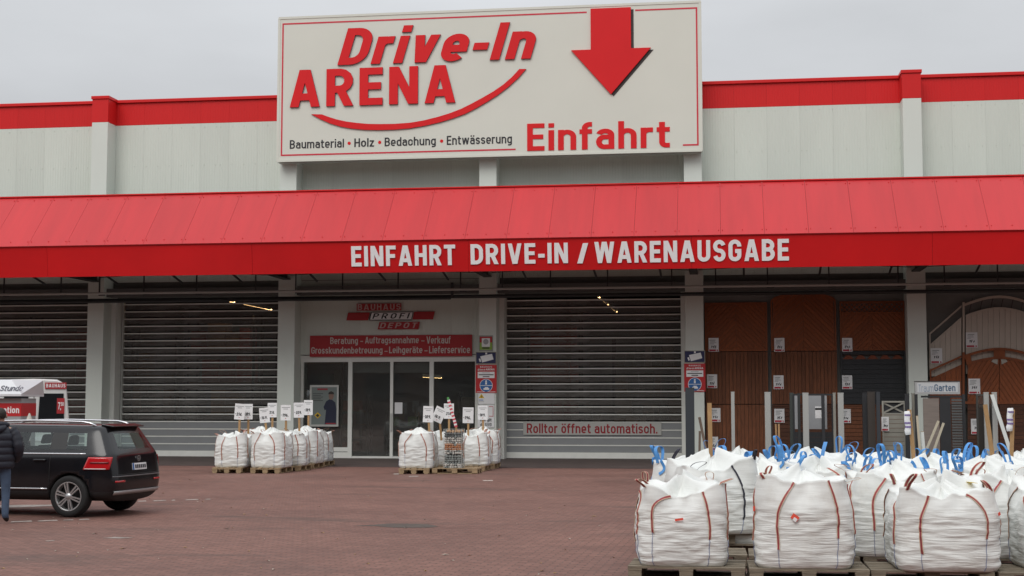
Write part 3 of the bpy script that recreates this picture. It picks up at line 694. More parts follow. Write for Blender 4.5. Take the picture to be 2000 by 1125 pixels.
prect(t, o, 'logo_plate', 806, 846, 608.5, 624, YL, M_sgr, .04, .06); prect(t, o, 'logo_plate', 738, 817, 628.5, 643.5, YL, M_sgr, .04, .06)
plet(t, o, 'BAUHAUS', 698.5, 782.5, 594, 605.5, YL-.04, mat('logo_letter_pale', (.55, .40, .38), .6), .006, bold=.02, space=1.25)
plet(t, o, 'PROFI', 727, 801, 612, 622.5, YL-.05, M_black, .006, bold=.02, shear=.2, space=1.5)
plet(t, o, 'DEPOT', 741, 816, 630.5, 641, YL-.04, mat('logo_letter_pale', (.55, .40, .38)), .006, bold=.02, shear=.2, space=1.4)

# framed poster in the entrance pane
YP = 46.96
t, o = sign_thing('framed_poster', 604.5, 661.5, 752, 833, YP, M_alu, 'framed poster with a worker in dark overalls in the left entrance pane', 'poster')
prect(t, o, 'print', 608, 658, 756, 829, YP, mat('poster_ground', (.17, .20, .19), .5), .003)
def ppoly(pts, m, d, nm='print'):
    MB().prism([(at(x, y, YP).x, at(x, y, YP).z) for x, y in pts][::-1], YP-d, YP-.0005).build(nm, m, t, -o)
ppoly([(634, 829), (656, 829), (657, 800), (655, 786), (649, 781), (643, 780), (637, 784), (632, 795), (634, 801), (637, 800)], mat('poster_overall', (.012, .016, .04), .6), .006)
ppoly([(643.5, 780), (650, 780), (652, 774), (651, 768), (647, 765.5), (643.5, 768), (642, 773)], mat('poster_skin', (.22, .13, .10), .6), .007)
ppoly([(641, 770), (653, 770), (651.5, 766), (647, 764), (642.5, 766)], mat('poster_hair', (.03, .022, .018), .6), .008)
ppoly([(614, 811), (620.5, 805), (627, 811), (620.5, 817.5)], M_yellow, .006, 'emblem'); ppoly([(617, 812), (620, 808), (624, 811), (621, 815)], M_black, .008, 'emblem')
prect(t, o, 'text_line', 620, 640, 758.5, 762, YP, mat('poster_red', (.28, .03, .04), .6), .006)
for k in range(5): prect(t, o, 'text_line', 611, 631-(k % 2)*4, 768+k*3.4, 769.4+k*3.4, YP, mat('poster_text', (.07, .075, .07), .6), .006)
prect(t, o, 'text_line', 636, 656, 826, 828.5, YP, mat('poster_red', (.28, .03, .04)), .009)

YK = 46.27
def disc(t, o, px, py, r, Y, m, d, nm='disc', n=24):
    c = at(px, py, Y); MB().prism([(c.x+r*math.cos(2*math.pi*k/n), c.z+r*math.sin(2*math.pi*k/n)) for k in range(n)], Y-d, Y-.0005).build(nm, m, t, -o)
def camera_sign(x0, y0, label):
    t, o = sign_thing('camera_sign', x0, x0+40.5, y0, y0+24, YK, mat('sign_rim', (.36, .34, .26), .5), label, group='video camera signs')
    prect(t, o, 'face', x0+1.2, x0+39.3, y0+1.2, y0+22.8, YK, M_navy, .004)
    def P(pts): 
        MB().prism([(at(x0+x, y0+y, YK).x, at(x0+x, y0+y, YK).z) for x, y in pts][::-1], YK-.009, YK-.004).build('pictogram', M_letter, t, -o)
    P([(9, 9), (32, 4), (35, 15), (13, 21)]); P([(6, 14), (9, 13), (11, 19), (8, 20)]); P([(19, 1.6), (22.5, 1.6), (22.5, 5), (19, 5.5)])
camera_sign(929, 687, 'navy video camera sign on the column right of the entrance')
camera_sign(1336.5, 684.5, 'navy video camera sign on the column left of the wooden fences')
def arena_sign(x0, y0, label):
    t, o = sign_thing('drive_in_sign', x0, x0+41, y0, y0+55, YK, mat('column_sign_red', (.46, .015, .02), .5), label, group='red drive-in rule signs')
    plet(t, o, 'BAUHAUS', x0+9, x0+32, y0+2.5, y0+5.5, YK, M_letter, bold=.01, space=1.3)
    plet(t, o, 'drive-in', x0+4, x0+19, y0+7.3, y0+11.3, YK, M_letter, bold=.02, shear=.2); plet(t, o, 'ARENA', x0+20, x0+37, y0+7.2, y0+11, YK, M_letter, bold=.03)
    prect(t, o, 'text_field', x0+4, x0+37, y0+13.5, y0+26, YK, M_letter, .004)
    prect(t, o, 'text_line', x0+13, x0+28, y0+15.3, y0+16.3, YK, M_grey, .007)
    prect(t, o, 'text_line', x0+6, x0+35, y0+18.5, y0+20.3, YK, M_black, .007); prect(t, o, 'text_line', x0+14, x0+27, y0+22.3, y0+24, YK, M_black, .007)
    disc(t, o, x0+20.5, y0+40.5, .215, YK, M_letter, .004, 'roundel_rim'); disc(t, o, x0+20.5, y0+40.5, .20, YK, M_blue, .007, 'roundel')
    prect(t, o, 'roundel_bar', x0+8.5, x0+32.5, y0+40, y0+41, YK, M_letter, .010)
    disc(t, o, x0+20.5, y0+32, .03, YK, M_letter, .010, 'pictogram', 10); prect(t, o, 'pictogram', x0+18.8, x0+22.2, y0+34, y0+38.5, YK, M_letter, .010)
    prect(t, o, 'pictogram', x0+15.5, x0+26.5, y0+45.5, y0+49, YK, M_letter, .010); prect(t, o, 'pictogram', x0+18, x0+24.5, y0+43.5, y0+45.6, YK, M_letter, .010)
    prect(t, o, 'text_line', x0+2, x0+39, y0+52.5, y0+53.4, YK, M_letter, .004)
arena_sign(929, 712.5, 'red drive-in rule sign with blue roundel right of the entrance')
arena_sign(1336.5, 710, 'red drive-in rule sign with blue roundel left of the wooden fences')
t, o = sign_thing('leaflet_sign', 935.5, 962.5, 655, 687-1.2, YK, mat('leaflet_grey', (.30, .31, .28), .6), 'small red and green leaflet sign on the column right of the entrance')
prect(t, o, 'print', 937, 961, 657.5, 669, YK, mat('column_sign_red', (.46, .015, .02)), .004); prect(t, o, 'print', 937, 961, 669, 683, YK, M_green, .004)
prect(t, o, 'print', 941, 957, 660.5, 677.5, YK, M_letter, .008); disc(t, o, 949, 667.5, .09, YK, M_grey, .011, 'emblem', 14); prect(t, o, 'text_line', 942, 956, 678.5, 681, YK, M_black, .009)
t, o = sign_thing('warning_sign', 934, 966, 768, 789, YK, M_paper, 'small notice with yellow warning triangle on the column right of the entrance')
MB().prism([(at(x, y, YK).x, at(x, y, YK).z) for x, y in ((934.8, 777.5), (946, 777.5), (940.4, 769.3))], YK-.004, YK-.0005).build('triangle', M_yellow, t, -o)
MB().prism([(at(x, y, YK).x, at(x, y, YK).z) for x, y in ((939.3, 776), (941.5, 776), (940.4, 772))], YK-.007, YK-.004).build('mark', M_black, t, -o)
prect(t, o, 'text_line', 935.5, 944, 780.5, 782, YK, M_blue, .004); prect(t, o, 'text_line', 935.5, 945.5, 784, 784.8, YK, M_grey, .004)
t, o = sign_thing('traffic_rule_notice', 933, 965, 790.5, 835, YK, M_paper, 'white notice reading Hier gilt die StVO low on the column right of the entrance')
plet(t, o, 'Hier gilt', 938, 960, 817, 824.5, YK, M_black, bold=.02); plet(t, o, 'die StVO', 938, 960, 826, 832.5, YK, M_black, bold=.02)
for q in ((955, 963.5, 793.5, 794.5), (955, 963.5, 812.5, 813.5), (962.5, 963.5, 794.5, 812.5)): prect(t, o, 'border_line', *q, YK, mat('column_sign_red', (.46, .015, .02)), .004)
# ------------------------------------------------------------------ unseen hall added behind the photographer to block low sky and darken reflections
OH = thing('added_shade_hall', (0, -20, 0), 'unseen long dark brick hall added behind the photographer to block low sky', 'building')
M_obr = mat('added_hall_brick', (.13, .075, .06), .85, var=.25, vscale=.6)
MB().box(-95, 95, -16, 0, 0, 18).build('wall', M_obr, OH)
MB().box(-96, 96, -16.5, .4, 18.002, 18.5).build('added_hall_roof_edge', M_dark, OH)
wm = MB().box(-1.6, 1.6, .002, .06, 0, 2.0).mesh('window', mat('added_hall_window', (.03, .035, .04), .15))
for k in range(30):
    for z in (2.2, 7.4, 12.6): link('window', wm, OH, (-87+k*6, 0, z))  # windows of the added unseen hall

# ------------------------------------------------------------------ garden fence display in the two right bays
M_fo = mat('orange_stained_wood', (.235, .062, .016), .7, var=.22, vscale=4, stretch=(4, 4, 1))
M_fb = mat('brown_stained_wood', (.155, .052, .020), .75, var=.32, vscale=4, stretch=(5, 5, .7))
M_fd = mat('dark_brown_wood', (.085, .030, .014), .75, var=.3, vscale=4, stretch=(1, 5, 5))
M_anth = mat('anthracite_panel', (.022, .024, .027), .6, var=.15)
M_cream = mat('cream_wood', (.52, .46, .39), .6, var=.05)
M_lg = mat('light_grey_slat', (.30, .29, .25), .6, var=.1)
M_post = mat('aluminium_post', (.46, .48, .46), .4, .3)
M_plate = mat('grey_plate', (.30, .31, .32), .5, var=.05)
YG = 46.9
def fx(px, y=700): return at(px, y, YG).x
def fz(py, px=1570): return at(px, py, YG).z
ZR = [.10, 1.80, 3.50, 5.10]
CX = [(fx(1377), fx(1500)), (fx(1506), fx(1635)), (fx(1641), fx(1769))]
def fence(ci, ri, kind, label):
    xa, xb = CX[ci][0]+.01, CX[ci][1]-.01; z0, z1 = ZR[ri]+.012, ZR[ri+1]-.012
    o = Vector(((xa+xb)/2, YG, z0)); w = xb-xa; h = z1-z0
    t = thing('garden_fence', o, label, 'fence', 'fence panels stacked as a display')
    X0, X1 = -w/2, w/2
    yf, yb = 0, .035
    m = {'chevron': M_fo, 'arch': M_fo, 'lattice': M_fo, 'vertical': M_fb, 'dark': M_fd, 'anthracite': M_anth, 'horizontal': M_fb}[kind]
    # frame posts and rails
    top = h
    if kind == 'arch':
        rise = .28; arc = [(X1*math.cos(a), h+rise*math.sin(a)) for a in [math.pi*i/16 for i in range(17)]]
        poly = [(X0, .0), (X1, .0)]+arc
        boards([(max(X0, x), z) for x, z in poly if x >= -1e-6 or True and x >= 0], R(45), .115, .010, yf, yb, m, t) if False else None
        right = [(0.004, 0), (X1-.05, 0)]+[(x, z) for x, z in arc if 0 < x < X1-.05]+[(0.004, h+rise)]
        left = [(-x, z) for x, z in right][::-1]
        boards(right, R(-45), .115, .009, yf, yb, m, t); boards(left, R(45), .115, .009, yf, yb, m, t)
        for i in range(16):
            p, q = arc[i], arc[i+1]; MB().prism([(q[0], q[1]+.02), (q[0]*.97, q[1]-.05), (p[0]*.97, p[1]-.05), (p[0], p[1]+.02)], -.02, .03).build('arch_rail', m, t)
        for x in (X0, X1-.05): MB().box(x, x+.05, -.012, .05, 0, h).build('post', m, t)
        return t, o
    MB().box(X0, X0+.05, -.012, .05, 0, h).build('post', m, t); MB().box(X1-.05, X1, -.012, .05, 0, h).build('post', m, t)
    if kind != 'vertical':
        MB().box(X0+.052, X1-.052, -.010, .05, h-.05, h).build('rail', m, t); MB().box(X0+.052, X1-.052, -.010, .05, 0, .05).build('rail', m, t)
    a, b_ = X0+.054, X1-.054
    if kind == 'chevron':
        boards([(.003, .052), (b_, .052), (b_, h-.052), (.003, h-.052)], R(-45), .115, .009, yf, yb, m, t); boards([(a, .052), (-.003, .052), (-.003, h-.052), (a, h-.052)], R(45), .115, .009, yf, yb, m, t)
    elif kind == 'lattice':
        hl = h-.40
        boards([(.003, .052), (b_, .052), (b_, hl), (.003, hl)], R(-45), .115, .009, yf, yb, m, t); boards([(a, .052), (-.003, .052), (-.003, hl), (a, hl)], R(45), .115, .009, yf, yb, m, t)
        MB().box(a, b_, -.01, .05, hl+.004, hl+.05).build('rail', m, t)
        band = [(a, hl+.052), (b_, hl+.052), (b_, h-.052), (a, h-.052)]
        boards(band, R(45), .11, .075, .0, .012, m, t, 'lattice_slat'); boards(band, R(-45), .11, .075, .014, .026, m, t, 'lattice_slat')
    elif kind == 'vertical': boards([(a, 0), (b_, 0), (b_, h), (a, h)], R(90), .118, .010, yf, yb, m, t)
    elif kind in ('dark', 'horizontal'): boards([(a, .052), (b_, .052), (b_, h-.052), (a, h-.052)], 0, .125, .012, yf, yb, m, t)
    else:
        boards([(a, .052), (b_, .052), (b_, h-.30), (a, h-.30)], 0, .15, .008, yf, yb, m, t); MB().box(a, b_, 0, .03, h-.10, h-.052).build('rail', m, t)
        for k in range(5):
            xx = a+(b_-a)*(k+.5)/5
            MB().prism([(xx-.17, h-.25), (xx+.17, h-.25), (xx+.06, h-.13), (xx-.06, h-.13)], .004, .03).build('inlay', mat('inlay_orange', (.20, .045, .015), .7), t)
        MB().box(a, b_, .01, .025, h-.298, h-.252).build('rail', m, t)
    return t, o
fence(0, 2, 'chevron', 'orange wood chevron fence panel, top left of the stacked fence display')
fence(1, 2, 'arch', 'orange wood fence panel with arched top, top middle of the display')
fence(2, 2, 'lattice', 'orange wood fence panel with lattice strip, top right of the display')
fence(0, 1, 'vertical', 'brown vertical board fence panel, middle row beside the red rule sign')
fence(1, 1, 'vertical', 'brown vertical board fence panel, middle of the whole display')
fence(2, 1, 'anthracite', 'anthracite fence panel with orange inlays, middle row right')
fence(0, 0, 'vertical', 'brown board fence panel at the ground, left of the fence display')
fence(1, 0, 'dark', 'dark brown horizontal board fence panel at the ground in the middle')
fence(2, 0, 'horizontal', 'brown horizontal board fence panel at the ground, right in the display')
YQ = YG-.03
def price_card(x, y, label, w=19.5, h=27, Y=None):
    Y = Y or YQ
    t, o = sign_thing('price_card', x, x+w, y, y+h, Y, M_paper, label, 'price card', .006, 'price cards on the fences')
    prect(t, o, 'red_strip', x+1.2, x+w*.72, y+h-4.6, y+h-1, Y, mat('card_red', (.42, .02, .04), .6), .003)
    rnd = random.Random(int(x*3+y)); yy = y+3.5
    for k, (hh, l) in enumerate(((1.8, .9), (1.1, .7), (1.1, .8), (1.1, .55))):
        x0 = x+1.5+rnd.random()*2; prect(t, o, 'text_line', x0, x0+(w-4)*l*rnd.uniform(.7, 1), yy, yy+hh, Y, M_grey, .003); yy += hh+1.2
    for k in range(3):
        xx = x+w*(.24+.17*k)+rnd.random(); prect(t, o, 'scrawl', xx, xx+1.5, yy+.8+rnd.random()*2, yy+6+rnd.random(), Y, M_black, .003, .03); prect(t, o, 'scrawl', xx+.2, xx+w*.13, yy+2+k, yy+3.2+k, Y, M_black, .0034)
    prect(t, o, 'red_strip', x+w-3.6, x+w-1.4, y+h-4.4, y+h-1.2, Y, mat('card_red', (.42, .02, .04)), .003)
for x, y, l in ((1384, 660, 'top price card on the left fence column beside the rule sign'), (1512.5, 660, 'top price card on the arched fence panel'), (1645, 660, 'top price card on the lattice fence panel'),
                (1381, 731, 'second price card down on the left fence column'), (1511, 733, 'price card on the middle vertical board panel'), (1645, 733, 'price card on the anthracite fence panel'),
                (1387.5, 797, 'low price card behind the wooden lath at the left'), (1512.5, 798.5, 'low price card in the middle fence column'), (1642, 799, 'low price card right of the grey plates'), (1383, 853, 'lowest price card just above the white bags')):
    price_card(x, y, l)

# arched gates in the rightmost bay
def gate(label, zs, poly_main, poly_wing, m, strips_main, lights, Y, name='garden_gate', ang=90):
    """poly_* in photo pixels on the plane Y"""
    def c(p): v = at(p[0], p[1], Y); return (v.x, v.z)
    A = [c(p) for p in poly_main]; o = Vector((sum(p[0] for p in A)/len(A), Y, min(p[1] for p in A)))
    t = thing(name, o, label, 'gate')
    return t, o, c
YH = 46.86
def pr(t, o, c, pts, y0, y1, m, nm):
    P = [c(p) for p in pts]; MB().prism([(x-o.x, z-o.z) for x, z in P], y0, y1).build(nm, m, t)
def arch_px(xa, xb, ys, yc, n=12): return [(xa+(xb-xa)*i/n, ys-(ys-yc)*math.sin(math.pi*i/n)) for i in range(n+1)]
def band(t, o, c, up_, lo, y0, y1, m, nm):
    for i in range(len(up_)-1): pr(t, o, c, [lo[i], lo[i+1], up_[i+1], up_[i]], y0, y1, m, nm)
XG0, XG1 = 1884, 2020
# cream gate hung above
t, o, c = gate('cream wooden arched double gate hung high at the right edge', 0, [(XG0, 715), (XG1, 715), (XG1, 590)], None, M_cream, 0, 0, YH)
band(t, o, c, arch_px(XG0, XG1, 593, 577), arch_px(XG0, XG1, 598, 582), -.01, .05, M_cream, 'top_rail')
inner_ = arch_px(XG0+2, XG1-2, 617, 602)
for i in range(12): pr(t, o, c, [(inner_[i][0]+.25, 730), (inner_[i+1][0]-.25, 730), (inner_[i+1][0]-.25, inner_[i+1][1]), (inner_[i][0]+.25, inner_[i][1])], 0, .03, M_cream, 'board')
band(t, o, c, [(x, y-2) for x, y in inner_], [(x, y+1.5) for x, y in inner_], -.012, .04, M_cream, 'rail')
pr(t, o, c, [(XG0-4, 735), (XG0, 735), (XG0, 590), (XG0-4, 590)], -.015, .05, M_cream, 'post')
for k in range(7):
    xx = XG0+8+k*20; pr(t, o, c, [(xx, 612), (xx+1.5, 612), (xx+8, 583), (xx+6.5, 583)], .005, .02, mat('gate_ironwork', (.05, .045, .04), .6), 'ornament_bar')
# cream wing sloping down to the column
def quad_wing(t, o, c, m, top_l, top_r, gap, bot, nm='board'):
    n = 6; (xl_, yl_), (xr_, yr_) = top_l, top_r
    pr(t, o, c, [(xl_, yl_+4), (xr_, yr_+4), (xr_, yr_), (xl_, yl_)], -.01, .05, m, 'top_rail')
    for i in range(n):
        u0, u1 = i/n, (i+1)/n; xa, xb = xl_+(xr_-xl_)*u0+.25, xl_+(xr_-xl_)*u1-.25
        pr(t, o, c, [(xa, bot), (xb, bot), (xb, yl_+(yr_-yl_)*u1+gap), (xa, yl_+(yr_-yl_)*u0+gap)], 0, .03, m, nm)
    pr(t, o, c, [(xl_, yl_+gap+2), (xr_, yr_+gap+2), (xr_, yr_+gap-1), (xl_, yl_+gap-1)], -.012, .04, m, 'rail')
t, o, c = gate('cream wooden fence wing sloping down to the column, left of the hung cream gate', 0, [(1815, 725), (1879, 725), (1879, 595)], None, M_cream, 0, 0, YH, 'fence_wing')
quad_wing(t, o, c, M_cream, (1815, 651), (1878, 596), 24, 735)
pr(t, o, c, [(1815, 735), (1817.5, 735), (1817.5, 648), (1815, 651)], -.015, .05, M_cream, 'post')
# orange gate standing in front
YH = 46.70
t, o, c = gate('orange brown arched wooden gate with small dark windows at the right edge', 0, [(XG0, 900), (XG1, 900), (XG1, 690)], None, M_fo, 0, 0, YH)
def c(p): v = at(p[0], p[1], YH); return (v.x, v.z)
ar_o, ar_i = arch_px(XG0, XG1, 693, 679), arch_px(XG0+4, XG1-4, 711, 699)
band(t, o, c, ar_o, [(x, y+5) for x, y in ar_o], -.02, .05, M_fo, 'top_rail')
band(t, o, c, [(x, y-2.5) for x, y in ar_i], [(x, y+2) for x, y in ar_i], -.015, .05, M_fo, 'rail')
for k, (a_, b_) in enumerate(((0, 1), (5, 5.6), (6.4, 7), (11, 12))):
    i0, i1 = int(a_), min(12, int(a_)+1)
    pr(t, o, c, [(ar_i[i0][0], ar_i[i0][1]), (ar_i[i1][0], ar_i[i1][1]), (ar_o[i1][0], ar_o[i1][1]+4), (ar_o[i0][0], ar_o[i0][1]+4)], .0, .03, M_fo, 'filler')
xm = (XG0+XG1)/2
for s_ in (-1, 1):
    half = [(xm+s_*.5, 785), (xm+s_*62, 785), (xm+s_*62, 712), (xm+s_*30, 704), (xm+s_*.5, 702)]
    P = [c(p) for p in half]; P = [(x-o.x, z-o.z) for x, z in P]
    if s_ < 0: P = P[::-1]
    boards(P, R(-58*s_), .12, .009, 0, .03, M_fo, t)
    low = [c(p) for p in ((xm+s_*.5, 899), (xm+s_*62, 899), (xm+s_*62, 789), (xm+s_*.5, 789))]; low = [(x-o.x, z-o.z) for x, z in low]
    if s_ < 0: low = low[::-1]
    boards(low, 0, .13, .01, 0, .03, M_fd, t)
    pr(t, o, c, [(xm+s_*4, 712), (xm+s_*16, 706), (xm+s_*12, 702), (xm+s_*3, 702)], -.01, .0, mat('pale_inlay', (.4, .38, .33), .6), 'inlay')
pr(t, o, c, [(XG0, 789), (XG1, 789), (XG1, 784), (XG0, 784)], -.02, .05, M_fo, 'rail')
pr(t, o, c, [(XG0-4.5, 899), (XG0, 899), (XG0, 688), (XG0-4.5, 688)], -.02, .06, M_fo, 'post')
t, o, c_ = gate('orange brown fence wing with dark window strip, left of the arched gate', 0, [(1816, 900), (1879, 900), (1879, 695)], None, M_fo, 0, 0, YH, 'fence_wing')
quad_wing(t, o, c, M_fo, (1816, 722), (1878, 694), 19, 785)
pr(t, o, c, [(1816, 899), (1819, 899), (1819, 720), (1816, 722)], -.015, .05, M_fo, 'post')
pr(t, o, c, [(1816, 789), (1878, 789), (1878, 785), (1816, 785)], -.015, .05, M_fo, 'rail')
P = [c(p) for p in ((1820, 899), (1878, 899), (1878, 790), (1820, 790))]; boards([(x-o.x, z-o.z) for x, z in P], 0, .13, .01, 0, .03, M_fd, t)
for x, y, l, Y in ((1818, 680, 'price card on the cream fence wing', 46.82), (1887, 649, 'price card on the hung cream gate', 46.82), (1892, 739.5, 'price card on the orange arched gate', 46.66), (1897, 818, 'low price card on the orange gate', 46.66)):
    price_card(x, y, l, 22, 30, Y)

# ------------------------------------------------------------------ posts and sample panels standing in front of the fences
def post(px, ytop, wpx, Y, m, label, name='fence_post', cat='post', group='fence posts on show', cap=True):
    a = at(px, ytop, Y); s_ = FPX/(Y*1.01); w = wpx/s_
    t = thing(name, (a.x, Y, 0), label, cat, group)
    p = MB().box(-w/2, w/2, -.05, .05, 0.02, a.z-.03).build('shaft', m, t); bevel(p, .006)
    MB().box(-w/2-.004, w/2+.004, -.054, .054, a.z-.029, a.z).build('cap', m, t); MB().box(-w/2-.06, w/2+.06, -.11, .11, .003, .019).build('foot_plate', M_dark, t)
    return t
YD = 43.2
post(1347, 757, 17, 43.6, mat('slate_post', (.035, .042, .05), .5), 'thick slate grey post before the column with the rule sign')
post(1431, 765, 6.5, YD, M_post, 'thin pale aluminium post before the left fence column')
post(1499, 765.5, 11, YD, M_post, 'wide pale aluminium post between left and middle fence columns')
post(1573, 767, 11, 42.6, M_post, 'pale aluminium post with white stickers before the grey plates')
post(1641.5, 767, 10.5, YD, M_post, 'pale aluminium post right of the grey plates')
post(1629, 767, 5, 43.5, M_lg, 'narrow greyish post beside the right end of the plates')
post(1545.5, 767, 7, 43.6, mat('dark_green_post', (.05, .06, .055), .5), 'dark greenish post at the left end of the plates')
post(1701, 765, 14, YD, mat('dark_bronze_post', (.045, .038, .032), .5), 'dark bronze post left in the dark group')
post(1689, 767, 10, 43.5, M_anth, 'black flat post at the left of the dark group')
post(1607, 771, 6, 43.1, M_anth, 'slim black post before the right grey plate')
post(1560, 768, 5, 43.2, M_dark, 'slim dark post between the two grey plates')
post(1714.5, 765, 7, 43.0, mat('slate_post', (.035, .042, .05)), 'slim slate post right in the dark group')
post(1427, 881, 5, 41.5, M_post, 'short grey stub post behind the black strapped bag')
post(1771, 769, 8, 43.4, M_anth, 'black post left of the small display header')
post(1786, 768, 10, 43.7, M_lg, 'grey brown post at the display stand')
def slab(px0, px1, py0, Y, m, label, parts, cat='panel', name='fence_sample'):
    a, b_ = at(px0, py0, Y), at(px1, py0, Y)
    t = thing(name, ((a.x+b_.x)/2, Y, 0), label, cat); w = (b_.x-a.x)/2
    MB().box(-w, -w+.05, -.03, .03, 0.005, a.z).build('post', m, t); MB().box(w-.05, w, -.03, .03, 0.005, a.z).build('post', m, t); MB().box(-w+.051, w-.051, -.025, .025, a.z-.05, a.z-.002).build('rail', m, t)
    return t, w, a.z
t, w, h = slab(1548, 1627, 769, 43.5, M_anth, 'black framed fence with two pale grey plates over dark boards', 0)
ox = t.location.x
for x0, x1 in ((1550, 1562), (1576, 1615)):
    MB().box(at(x0, 800, 43.5).x-ox, at(x1, 800, 43.5).x-ox, -.02, .02, at(1580, 838, 43.5).z, h-.055).build('plate', M_plate, t)
for k in range(6): MB().box(-w+.052, w-.052, -.018, .018, .06+k*.155, .06+k*.155+.147).build('board', M_anth, t)
a, b_ = at(1592, 794, 43.46), at(1608, 817, 43.46); MB().box(a.x-ox, b_.x-ox, -.026, -.021, b_.z, a.z).build('label_card', M_paper, t); MB().box(a.x-ox, b_.x-ox, -.030, -.027, a.z-.10, a.z-.04).build('label_print', M_dark, t)
t, w, h = slab(1722, 1768, 783, 44.2, M_lg, 'light grey slatted fence with crossed lattice at its top', 0)
hb = at(1745, 808, 44.2).z
for k in range(11):
    z = .05+k*(hb-.08)/11; MB().box(-w+.052, w-.052, -.015, .015, z, z+(hb-.08)/11-.012).build('slat', M_lg, t)
MB().box(-w+.051, w-.051, -.025, .025, hb-.03, hb+.02).build('rail', M_lg, t)
MB().bar((-w+.05, -.01, hb+.03), (w-.05, -.01, h-.06), .05, .012).build('cross_lath', M_lg, t); MB().bar((-w+.05, .012, h-.06), (w-.05, .012, hb+.03), .05, .012).build('cross_lath', M_lg, t)
MB().box(-w+.052, w-.052, .03, .04, hb+.02, h-.055).build('backing', M_anth, t)
price_card(1722, 814, 'price card on the light grey slatted fence', 14, 28, 44.15)
# display stand with small header
YT = 43.3; a, b_ = at(1787, 770, YT), at(1874, 745.5, YT); cx = (a.x+b_.x)/2; w = (b_.x-a.x)/2
t = thing('display_stand', (cx, YT, 0), 'display stand with TraumGarten header and dark sample panels', 'display')
MB().box(-w, w, -.06, .06, a.z, b_.z).build('header', mat('header_grey', (.36, .37, .37), .5), t); MB().box(-w-.01, w+.01, -.07, .07, b_.z+.002, b_.z+.02).build('header_cap', M_dark, t)
MB().box(-w+.06, w-.06, -.066, -.062, a.z+.05, b_.z-.04).build('header_face', mat('header_pale', (.5, .52, .53), .5), t)
ptext('lettering', 'Traum', 1794, 1823, 751, 765, YT-.070, .003, mat('pale_blue_print', (.19, .25, .33), .6), t, org=(cx, YT, 0), bold=-.02); ptext('lettering', 'Garten', 1825, 1866, 750.5, 764, YT-.071, .003, mat('slate_blue_print', (.05, .10, .17), .6), t, org=(cx, YT, 0), bold=.02)
for x in (-w+.03, w+.10): MB().box(x-.04, x+.04, -.04, .04, .005, a.z-.004).build('post', M_anth, t)
x0 = at(1803, 800, YT).x-cx; x1 = at(1834, 800, YT).x-cx; x2 = at(1879, 800, YT).x-cx
MB().box(x0, x1, -.02, .02, .1, a.z-.12).build('sample_panel', mat('beige_sample', (.19, .16, .14), .6, var=.15, stretch=(1, 1, 6)), t)
MB().box(x1+.02, (x1+x2)/2, -.02, .02, .06, a.z-.06).build('sample_panel', M_anth, t)
for k in range(24):
    z = .08+k*(a.z-.2)/24; MB().hexa([((x1+x2)/2+.03, -.03, z), (x2, -.03, z), (x2, .0, z+.01), ((x1+x2)/2+.03, .0, z+.01), ((x1+x2)/2+.03, -.005, z+.06), (x2, -.005, z+.06), (x2, .02, z+.06), ((x1+x2)/2+.03, .02, z+.06)]).build('louvre', M_dark, t)
MB().box(x0-.05, x2, -.03, .03, a.z-.1, a.z-.04).build('rail', M_anth, t)
# dark privacy panel with white posts at the far right, loose laths
t, w, h = slab(1906, 1944, 770, 43.0, mat('dark_olive_frame', (.05, .05, .045), .6), 'dark privacy panel with clear top strip near the right edge', 0)
MB().box(-w+.052, w-.052, -.012, .012, .03, h-.40).build('dark_sheet', mat('dark_sheet', (.03, .026, .022), .5), t); MB().box(-w+.052, w-.052, -.008, .008, h-.395, h-.055).build('clear_sheet', M_glass, t)
post(1925.5, 766, 9, 42.6, M_post, 'pale post with bracket cap before the dark privacy panel')
post(1941.5, 766, 9, 42.6, M_post, 'pale post with bracket cap at the right of the dark privacy panel')
def lath(p0, p1, Y0, Y1, w, m, label, cat='lath', name='wooden_lath'):
    a, b_ = at(*p0, Y0), at(*p1, Y1)
    if True:
        d = (b_-a); k = (a.z-.0)/(a.z-b_.z) if a.z != b_.z else 1; b_ = a+d*k*.985
    c0 = Vector((b_.x, b_.y, 0)); t = thing(name, c0, label, cat, 'laths leaning by the fences')
    MB().bar(b_-c0, a-c0, w, .03).build('shaft', m, t); MB().bar(a-c0-(a-b_).normalized()*.012, a-c0, w+.006, .034).build('end', M_wood, t)
lath((1366, 815), (1381, 890), 44.2, 43.8, .08, mat('grey_lath', (.16, .11, .08), .7), 'dark leaning lath at the column left of the fences')
lath((1367, 842), (1366, 890), 44.0, 43.8, .07, mat('grey_lath', (.16, .11, .08)), 'short dark upright lath at the column foot')
lath((1515, 828), (1517, 880), 42.5, 42.4, .045, M_stick, 'left one of two pale laths before the middle fence column')
lath((1521, 828), (1522, 880), 42.5, 42.4, .05, M_stick, 'right one of two pale laths before the middle fence column')
lath((1791, 812), (1798, 900), 42.0, 41.8, .06, mat('pale_lath', (.45, .40, .30), .7), 'pale lath leaning before the display stand')
lath((1801, 843), (1806, 900), 42.1, 41.9, .09, M_post, 'short pale strip leaning before the display stand')
lath((1937, 770), (1963, 850), 42.3, 42.0, .10, M_post, 'long pale strip leaning to the right from the white posts')
